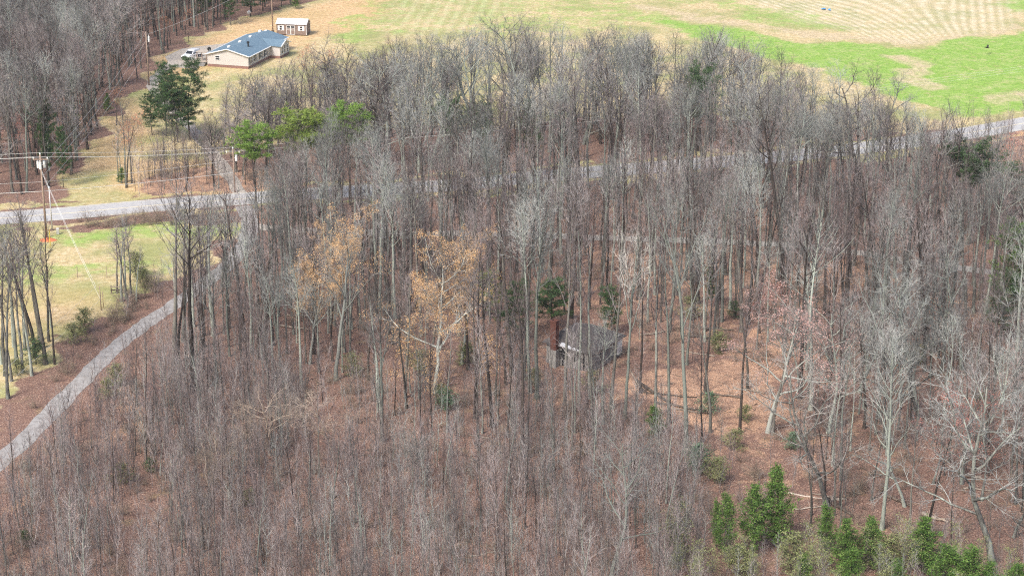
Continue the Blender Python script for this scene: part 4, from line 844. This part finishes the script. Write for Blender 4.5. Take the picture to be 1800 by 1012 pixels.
hr = mb.build('roof', M['shingle'], mh)
mb = MB()
for (a, c) in (((-o_-.03, -.32, HE-.1), (-o_-.03, HW/2, HR-.02)), ((-o_-.03, HW/2, HR-.02), (-o_-.03, HW+.32, HE-.1)), ((-o_, -.34, HE-.12), (11.2, -.34, HE-.12)), ((16.8, -.34, HE-.12), (HL+o_, -.34, HE-.12)), ((11.2, -2.55, HE-.1), (14, -2.55, 3.97)), ((14, -2.55, 3.97), (16.8, -2.55, HE-.1)), ((-o_, HW+.34, HE-.12), (HL+o_, HW+.34, HE-.12))):
    mb.tube([a, c], [.13, .13], 4)
mb.build('roof_trim', M['white'], mh)
for x_, y_ in ((6, 2.4),):
    mb = MB(); mb.tube([(x_, y_, 3.5), (x_, y_, 4.7)], [.16, .16], 8, True); mb.tube([(x_, y_, 4.6), (x_, y_, 4.95)], [.3, .3], 8, True); v_ = mb.build('flue', M['black'], hr)
for x_, y_ in ((3, 5.3), (8.5, 5.2), (14, 5.2), (20.5, 4.4), (20.2, 5.6)):
    mb = MB(); mb.box(x_-.35, y_-.25, 3.7, x_+.35, y_+.25, 4.42); mb.build('roof_vent', M['white'], hr)
def window(parent, axis, fixed, c, z0, z1, wd, shut=False, sgn=-1, glass='glass'):
    def bx(mb, a0, a1, b0, b1, d0, d1):
        lo, hi = sorted((fixed+sgn*d0, fixed+sgn*d1))
        if axis == 'y': mb.box(a0, lo, b0, a1, hi, b1)       # wall facing +-y
        else: mb.box(lo, a0, b0, hi, a1, b1)
    f = MB(); bx(f, c-wd/2-.1, c+wd/2+.1, z0-.1, z0, .0, .06); bx(f, c-wd/2-.1, c+wd/2+.1, z1, z1+.1, .0, .06)
    bx(f, c-wd/2-.1, c-wd/2, z0, z1, .0, .06); bx(f, c+wd/2, c+wd/2+.1, z0, z1, .0, .06); bx(f, c-wd/2, c+wd/2, (z0+z1)/2-.05, (z0+z1)/2+.05, .0, .055)
    wo = f.build('window', M['white'], parent)
    g = MB(); bx(g, c-wd/2, c+wd/2, z0, z1, .005, .03); g.build('pane', M[glass], wo)
    if shut:
        for s_ in (-1, 1):
            g = MB(); q = c+s_*(wd/2+.27); bx(g, q-.17, q+.17, z0-.1, z1+.1, 0, .05); g.build('shutter', M['black' if shut == 2 else 'white'], wo)
window(mh, 'x', 0, 6.6, 1.7, 2.6, .9)
for c in (1.7, 3.0): window(mh, 'y', 0, c, 1.15, 2.6, .8, 0)
for c in (.8, 3.9):
    g = MB(); g.box(c-.16, -.06, 1.05, c+.16, -.002, 2.7); g.build('shutter', M['black'], mh)
for c in (6.5, 9.2, 18.5, 20.2): window(mh, 'y', 0, c, 1.15, 2.6, .8, 2)
for c in (12.6, 14, 15.4): window(mh, 'y', -2.2, c, 1.0, 2.7, .7, 0)
# deck, porch roof and steps at the left end
dk = thing('deck', 'small grey deck with porch roof and steps at the gable end of the mobile home', 'deck', (hx, hy, 0), hang); dk.scale = (.92, 1, .86)
mb = MB(); mb.box(.6, HW+.05, .75, 4.6, HW+4.2, .87)
for x_ in (.8, 2.6, 4.4):
    for y_ in (HW+.3, HW+4.0): mb.box(x_-.07, y_-.07, 0, x_+.07, y_+.07, .75)
mb.build('floor', M['deck'], dk)
mb = MB()
for x_ in (.7, 4.5):
    mb.box(x_-.04, HW+2.6, 1.72, x_+.04, HW+4.2, 1.8)
mb.box(.66, HW+4.12, 1.72, 4.54, HW+4.2, 1.8)
for x_ in (.7, 1.7, 2.7, 3.6, 4.5): mb.box(x_-.04, HW+4.08, .87, x_+.04, HW+4.16, 1.72)
mb.build('railing', M['white'], dk)
mb = MB(); mb.box(.5, HW+.36, 3.0, 3.2, HW+2.7, 3.12); mb.build('porch_roof', M['deck'], dk)
for x_, y_ in ((.65, HW+2.5), (3.0, HW+2.5), (.65, HW+.5), (3.0, HW+.5)):
    mb = MB(); mb.box(x_-.07, y_-.07, .87, x_+.07, y_+.07, 3.0); mb.build('post', M['wood'], dk)
mb = MB()
for i in range(4): mb.box(.25-.3*i, HW+.6, .15*(3-i)+.05, .58-.3*i, HW+1.9, .15*(3-i)+.2)
mb.build('steps', M['grey_wood'], dk)
def dish(loc, r, lab, name='satellite_dish', mat='steel'):
    t_ = thing(name, lab, 'satellite dish', loc, R(200)); mb = MB(); mb.tube([(0, 0, 0), (0, 0, 1.1)], [.04, .04], 6); mb.build('mast', M['steel'], t_)
    mb = MB(); n = 16; rings = [(0, 0), (r*.5, .06), (r, .25*r)]
    mb.v.append((0, 0, 1.1))
    for rr_, dz in rings[1:]:
        for j in range(n): a = 2*PI*j/n; mb.v.append((math.cos(a)*rr_, -dz-.0, 1.1+math.sin(a)*rr_))
    for j in range(n): mb.f.append((0, 1+j, 1+(j+1) % n)); mb.f.append((1+j, 1+n+j, 1+n+(j+1) % n, 1+(j+1) % n))
    mb.build('reflector', M[mat], t_); mb = MB(); mb.tube([(0, 0, .9), (0, -.6*r-.2, 1.1)], [.02, .02], 4); mb.box(-.06, -.6*r-.32, 1.04, .06, -.6*r-.2, 1.18); mb.build('receiver_arm', M['steel'], t_)
X, Y = at(438, 31); dish((X, Y, 0), .45, 'grey satellite dish on the far lawn near the pines')
X, Y = at(368, 90, 3.2); dish((X, Y, 2.5), .4, 'dark dish on the porch side of the roof', mat='black')
# ------------------------------------------------------------------ shed
sx, sy = at(486.5, 62); sd_ = thing('garden_shed', 'brown garden shed with a white metal roof and double doors', 'shed', (sx, sy, 0), R(-9))
SL, SW, SE, SR = 6.5, 3.3, 2.5, 3.35
mb = MB(); mb.box(0, 0, .2, SL, SW, SE); mb.add([(SL-.002, 0, SE), (SL-.002, SW, SE), (SL-.002, SW/2, SR-.04), (.002, 0, SE), (.002, SW, SE), (.002, SW/2, SR-.04)], [(0, 1, 2), (3, 5, 4)]); mb.build('wall', M['shed'], sd_)
mb = MB(); slab(mb, [(-.15, -.2, SE-.03), (SL+.15, -.2, SE-.03), (SL+.15, SW/2, SR), (-.15, SW/2, SR)], .05); slab(mb, [(-.15, SW/2, SR), (SL+.15, SW/2, SR), (SL+.15, SW+.2, SE-.03), (-.15, SW+.2, SE-.03)], .05); mb.build('roof', M['metal_white'], sd_)
mb = MB(); mb.box(.2, .2, 0, SL-.2, SW-.2, .2); mb.build('skid_base', M['log'], sd_)
window(sd_, 'y', 0, .95, 1.15, 2.0, .5, 1); window(sd_, 'y', 0, 5.4, 1.15, 2.0, .5, 1)
for s_ in (-1, 1):
    c = 3.1+s_*.47; mb = MB(); mb.box(c-.45, -.05, .25, c+.45, -.002, 2.05); d = mb.build('door', M['shed'], sd_)
    f = MB()
    for q in ((c-.46, .2, c-.38, 2.12), (c+.38, .2, c+.46, 2.12)): f.box(q[0], -.08, q[1], q[2], -.052, q[3])
    for z_ in (.2, 1.15, 1.55, 2.04): f.box(c-.38, -.08, z_, c+.38, -.052, z_+.08)
    f.build('door_trim', M['white'], d); g = MB(); g.box(c-.37, -.07, 1.64, c+.37, -.052, 2.0); g.build('pane', M['glass'], d)
mb = MB(); mb.box(SL-.08, -.03, .2, SL+.03, .1, SE-.05); mb.box(SL-.04, SW-.1, .2, SL+.03, SW+.02, SE-.05); mb.build('corner_trim', M['white'], sd_)
mb = MB(); mb.tube([(-.75, -.2, 0), (-.75, -.2, 1.0)], [.25, .3], 10, True); o = mb.build('bin', M['black'], None, smooth=False); o.location = (sx, sy, 0); o.rotation_euler = (0, 0, R(-9)); tag(o, 'dark round bin standing at the left corner of the shed', 'bin')
# ------------------------------------------------------------------ car
cx_, cy_ = at(337, 103); ca = at(323, 105); cb = at(351, 95)
car = thing('parked_car', 'silver sport utility car with dark lower body parked on the gravel pad', 'car', (cx_, cy_, 0), math.atan2(ca[1]-cb[1], ca[0]-cb[0]))
prof = [(-2.3, .45), (-2.35, 1.0), (-2.2, 1.15), (-1.95, 1.72), (-.1, 1.78), (.45, 1.62), (1.0, 1.12), (2.15, .98), (2.35, .75), (2.35, .42)]
def loft(mb, pr, half, topin):
    n = len(pr); L = []
    for s_ in (-1, 1): L.append([(x, s_*(half-(topin if z > 1.2 else 0)), z) for x, z in pr])
    mb.add(L[0]+L[1], [tuple(range(n)), tuple(range(2*n-1, n-1, -1))]+[(i, (i+1) % n, (i+1) % n+n, i+n) for i in range(n)])
mb = MB(); loft(mb, prof, .92, .16); bd = mb.build('body', M['silver'], car)
mb = MB(); mb.box(-2.37, -.94, .35, 2.38, .94, .72); mb.build('lower_body', M['darkcar'], car)
for s_ in (-1, 1):
    mb = MB(); mb.add([(-1.85, s_*.93, 1.17), (.85, s_*.93, 1.15), (.38, s_*.785, 1.56), (-1.7, s_*.775, 1.64)], [(0, 1, 2, 3)[::s_]]); mb.build('side_window', M['glass'], car)
mb = MB(); mb.add([(1.0, -.74, 1.14), (1.0, .74, 1.14), (.47, .66, 1.62), (.47, -.66, 1.62)], [(0, 1, 2, 3)]); mb.v = [(x+.02, y, z+.02) for x, y, z in mb.v]; mb.build('windscreen', M['glass'], car)
mb = MB(); mb.box(2.36, -.6, .55, 2.40, .6, .9); mb.build('grille', M['black'], car)
for s_ in (-1, 1):
    mb = MB(); mb.box(2.3, s_*.78-.14, .72, 2.39, s_*.78+.14, .9); mb.build('headlight', M['ceramic'], car)
    for x_ in (-1.45, 1.5):
        mb = MB(); y0 = s_*.74; mb.tube([(x_, y0, .36), (x_, s_*.965, .36)], [.36, .36], 16, True); wl = mb.build('wheel', M['rubber'], car)
        mb = MB(); mb.tube([(x_, s_*.97, .36), (x_, s_*.975, .36)], [.22, .2], 12, True); mb.build('rim', M['steel'], wl)
# ------------------------------------------------------------------ poles and wires
def polething(px, py, top, label, r=.15, transformer=0, arm=True, mat='wood'):
    X, Y = at(px, py); h = top if top < 0 else hgt(X, Y, top); h = abs(h)
    t_ = thing('utility_pole', label, 'utility pole', (X, Y, 0)); mb = MB(); mb.tube([(0, 0, 0), (0, 0, h*.5), (0, 0, h)], [r, r*.85, r*.7], 8, True); mb.build('pole', M[mat], t_, True)
    if arm:
        for y_ in (0,):
            mb = MB(); mb.box(-1.1, -.06, h-.75, 1.1, .06, h-.63); mb.build('crossarm', M['wood'], t_)
        for x_ in (-1.0, 0, 1.0):
            mb = MB(); z_ = h if x_ == 0 else h-.63; mb.tube([(x_, 0, z_), (x_, 0, z_+.12), (x_, 0, z_+.3)], [.07, .11, .05], 8, True); mb.build('insulator', M['ceramic'], t_)
    for k in range(transformer):
        a = k*2.1+.6; mb = MB(); x_, y_ = math.cos(a)*.5, math.sin(a)*.5
        mb.tube([(x_, y_, h-2.0), (x_, y_, h-1.0)], [.19, .19], 10, True); mb.tube([(x_, y_, h-1.0), (x_, y_, h-.7)], [.05, .08], 6, True); mb.tube([(0, 0, h-1.5), (x_, y_, h-1.5)], [.05, .05], 4); mb.build('transformer', M['ceramic'], t_)
    return X, Y, h
A_ = polething(82, 418, 272, 'tall wooden utility pole with white transformers and crossarm beside the road at the left', .18, 3)
B_ = polething(262, 150, 56, 'grey utility pole with one white transformer at the edge of the back woods', .17, 1, False)
C_ = polething(480, 64, -14.5, 'tall wooden pole rising between mobile home and shed', .15, 0, False)
D_ = polething(413, 338, 262, 'utility pole half hidden behind twigs right of the wires', .14, 1)
G_ = polething(178, 545, 503, 'short grey post where the service wires meet beside the driveway', .07, 0, False)
G2_ = polething(182, 541, 512, 'second short post beside the one carrying wires', .05, 0, False)
X, Y = at(92, 405); h = hgt(X, Y, 328); mb = MB(); mb.tube([(0, 0, 0), (0, 0, h)], [.1, .08], 8, True); mb.tube([(0, 0, h-.35), (0, 0, h)], [.16, .16], 8, True)
o = mb.build('service_pole', M['steel'], None, True, loc=(X, Y, 0)); tag(o, 'short pale steel pole right of the wooden utility pole', 'pole')
def wire(p, q, sagv, lab, r=.015, group='overhead wires'):
    n = 20; mb = MB(); pts = [(p[0]+(q[0]-p[0])*i/n, p[1]+(q[1]-p[1])*i/n, p[2]+(q[2]-p[2])*i/n-4*sagv*(i/n)*(1-i/n)) for i in range(n+1)]
    mb.tube(pts, [r]*(n+1), 4); o = mb.build('wire', M['wire']); tag(o, lab, 'wire', group)
L0 = (-128, 268.0)        # next pole beyond the left edge
E0 = (102, 345.0)         # next pole beyond the right edge
for dx, dz, nm in ((-1.0, -.33, 'front'), (1.0, -.33, 'rear'), (0, .3, 'top')):
    wire((L0[0], L0[1]+dx, 12.4+dz), (A_[0]+dx, A_[1], A_[2]+dz), .4, '%s conductor running left from the transformer pole' % nm)
    wire((A_[0]+dx, A_[1], A_[2]+dz), (D_[0]+dx, D_[1], D_[2]+dz), .3, '%s conductor between the transformer pole and the hidden pole' % nm)
    wire((D_[0]+dx, D_[1], D_[2]+dz), (E0[0], E0[1]+dx, 11+dz), 1.5, '%s conductor running right along the road through the crowns' % nm, .009)
wire((L0[0], L0[1], 8.6), (A_[0], A_[1], 8.4), .3, 'upper communication cable left of the transformer pole'); wire((A_[0], A_[1], 8.4), (D_[0], D_[1], 5.2), .2, 'upper communication cable right of the transformer pole')
wire((L0[0], L0[1], 6.8), (A_[0], A_[1], 7.0), .3, 'thick cable left of the transformer pole', .028); wire((A_[0], A_[1], 7.0), (D_[0], D_[1], 3.2), .2, 'thick lumpy cable right of the transformer pole', .028)
wire((A_[0]+.6, A_[1], 11.2), (B_[0], B_[1], B_[2]-.1), 1.0, 'highest wire climbing to the grey pole at the back', group='wires to the back pole')
wire((A_[0]+.3, A_[1], 9.4), (B_[0], B_[1], B_[2]-1.6), 1.0, 'middle wire climbing to the grey pole at the back', group='wires to the back pole')
wire((A_[0]+.2, A_[1], 7.6), (B_[0], B_[1], B_[2]-3.6), 1.0, 'lowest wire climbing to the grey pole at the back', group='wires to the back pole')
wire((B_[0], B_[1], B_[2]-.6), (C_[0], C_[1], 12.5), .8, 'single wire from the grey pole to the tall pole by the shed')
wire((A_[0], A_[1], 10.2), (G_[0]-.5, G_[1]+.2, G_[2]-.1), .3, 'left one of two wires dropping over the lawn'); wire((A_[0], A_[1], 9.9), (G_[0], G_[1], 1.5), .3, 'right one of two wires dropping over the lawn')
e1 = at(-60, 710, 2.5); e2 = at(-60, 740, 1.5)
wire((G_[0]-.5, G_[1]+.2, G_[2]-.1), (e1[0], e1[1], 2.5), .1, 'upper wire crossing the bottom of the lawn'); wire((G_[0], G_[1], 1.5), (e2[0], e2[1], 1.5), .1, 'lower wire crossing the bottom of the lawn')
# pole foot: clay, guard, pedestal
mb = MB(); rr = random.Random(8)
mb.v = [(0, 0, .22)]+[(math.cos(2*PI*j/18)*(1.2+rr.uniform(-.3, .3))*r_, math.sin(2*PI*j/18)*(1.0+rr.uniform(-.3, .3))*r_, z_) for r_, z_ in ((.5, .2), (1, .0)) for j in range(18)]
mb.f = [(0, 1+j, 1+(j+1) % 18) for j in range(18)]+[(1+j, 19+j, 19+(j+1) % 18, 1+(j+1) % 18) for j in range(18)]
X, Y = at(84, 422); o = mb.build('clay_mound', M['clay'], None, True, loc=(X, Y, 0)); tag(o, 'orange clay mound at the foot of the wooden utility pole', 'soil mound')
X, Y = at(88.5, 432); mb = MB(); mb.tube([(0, 0, 0), (0, .0, 1.0), (0, .1, 2.4)], [.06, .06, .06], 6, True); o = mb.build('marker_post', M['yellow'], None, loc=(X, Y, 0)); tag(o, 'thin yellow marker post in front of the clay mound', 'marker post')
X, Y = at(102, 412); t_ = thing('utility_pedestal', 'small pale utility cabinet on the grass right of the poles', 'utility box', (X, Y, 0)); mb = MB(); mb.box(-.18, -.15, .05, .18, .15, .85); mb.build('cabinet', M['steel'], t_); mb = MB(); mb.box(-.21, -.18, .85, .21, .18, .92); mb.build('lid', M['white'], t_)
# wire fence and board gate
X0, Y0 = at(85, 488); X1, Y1 = at(188, 488); fe = thing('wire_fence', 'wire fence on thin dark posts across the lawn', 'fence', (X0, Y0, 0))
for i in range(-1, 4):
    x_ = (X1-X0)/2*i; mb = MB(); mb.tube([(x_, 0, 0), (x_, 0, 1.65)], [.05, .05], 6, True); mb.build('post', M['log'], fe)
mb = MB()
for z_ in (.3, .6, .9, 1.2, 1.5): mb.tube([((X1-X0)*-.5, 0, z_), ((X1-X0)*1.5, 0, z_)], [.006, .006], 3)
mb.build('wire_strands', M['log'], fe)
X, Y = at(196, 516); bg = thing('board_gate', 'short dark board fence with two rails beside the gate clump', 'fence', (X, Y, 0), R(3))
for x_ in (0, 1.6): mb = MB(); mb.box(x_-.07, -.07, 0, x_+.07, .07, 1.15); mb.build('post', M['log'], bg)
for z_ in (.45, .9): mb = MB(); mb.box(-.05, -.11, z_, 1.65, -.075, z_+.16); mb.build('rail', M['log'], bg)
# small things on the field
def bird(loc):
    t_ = thing('bird', 'dark bird gliding low over the bright green field with wings spread', 'bird', loc, R(-25)); mb = MB(); S_ = 1.25
    pr = [(-.42, .015, .12), (-.30, .05, .05), (-.1, .10, .09), (.1, .11, .10), (.25, .06, .06), (.32, .05, .05), (.38, .03, .03), (.43, .008, .008)]
    for x, ry, rz_ in pr:
        for j in range(8): a = 2*PI*j/8; mb.v.append((x*S_, math.cos(a)*max(ry, rz_ if x < -.35 else ry)*S_, math.sin(a)*(rz_ if x > -.35 else .015)*S_))
    for i in range(7):
        for j in range(8): a = i*8+j; b_ = i*8+(j+1) % 8; mb.f.append((a, b_, b_+8, a+8))
    mb.f.append(tuple(range(8))[::-1]); mb.f.append(tuple(range(56, 64)))
    for s_ in (-1, 1):
        sec = [(0, .18, -.1, .05), (.3, .2, -.14, .14), (.6, .15, -.14, .2), (.85, .05, -.16, .26), (.98, -.06, -.14, .3)]; n0 = len(mb.v)
        for y, xa, xb, z in sec: mb.v += [(xa*S_, s_*y*S_, z*S_+.012), (xb*S_, s_*y*S_, z*S_+.008), (xb*S_, s_*y*S_, z*S_-.008), (xa*S_, s_*y*S_, z*S_-.012)]
        for i in range(4):
            for j in range(4): a = n0+i*4+j; b_ = n0+i*4+(j+1) % 4; mb.f.append((a, b_, b_+4, a+4))
        mb.f.append(tuple(n0+16+j for j in range(4)))
    mb.build('body', M['feather'], t_)
X, Y = at(1735, 84, 1.5); bird((X, Y, 1.5))
for px_, py_, s_, lab in ((1448, 18, .9, 'larger light blue plastic scrap lying on the striped field'), (1459, 19, .6, 'smaller blue plastic scrap right of the larger one on the field')):
    X, Y = at(px_, py_); rr = random.Random(px_); mb = MB()
    g = [[(i*.35*s_-.5, j*.4*s_-.4, .12+rr.uniform(0, .3)) for j in range(4)] for i in range(4)]
    for row in g: mb.v += row
    for i in range(3):
        for j in range(3): a = i*4+j; mb.f.append((a, a+4, a+5, a+1))
    o = mb.build('plastic_scrap', M['blue'], None, loc=(X, Y, 0)); tag(o, lab, 'scrap')
for px_, py_, top, lab in ((332, 74, 60, 'thin dark post with a crossbar at the woods edge above the car'), (360, 63, 40, 'dark post standing at the edge of the tan lawn')):
    X, Y = at(px_, py_); h = hgt(X, Y, top); mb = MB(); mb.tube([(0, 0, 0), (0, 0, h)], [.09, .08], 6, True)
    if px_ == 332: mb.box(-.7, -.05, h-.12, .7, .05, h)
    o = mb.build('lawn_post', M['log'], None, loc=(X, Y, 0)); tag(o, lab, 'post')

if HAZE:
    mb = MB(); mb.box(-2700, -300, -1, 2700, 4300, 100); hz = mb.build('haze', None); tag(hz, 'thin even haze in the air', 'haze', kind='stuff')
    hm = bpy.data.materials.new('haze'); hm.use_nodes = True; ht = hm.node_tree; ht.nodes.clear(); ho = ht.nodes.new('ShaderNodeOutputMaterial'); hp = ht.nodes.new('ShaderNodeVolumePrincipled')
    hp.inputs['Density'].default_value = HAZE; hp.inputs['Color'].default_value = (.92, .94, 1, 1); ht.links.new(hp.outputs[0], ho.inputs['Volume']); hz.data.materials.append(hm)
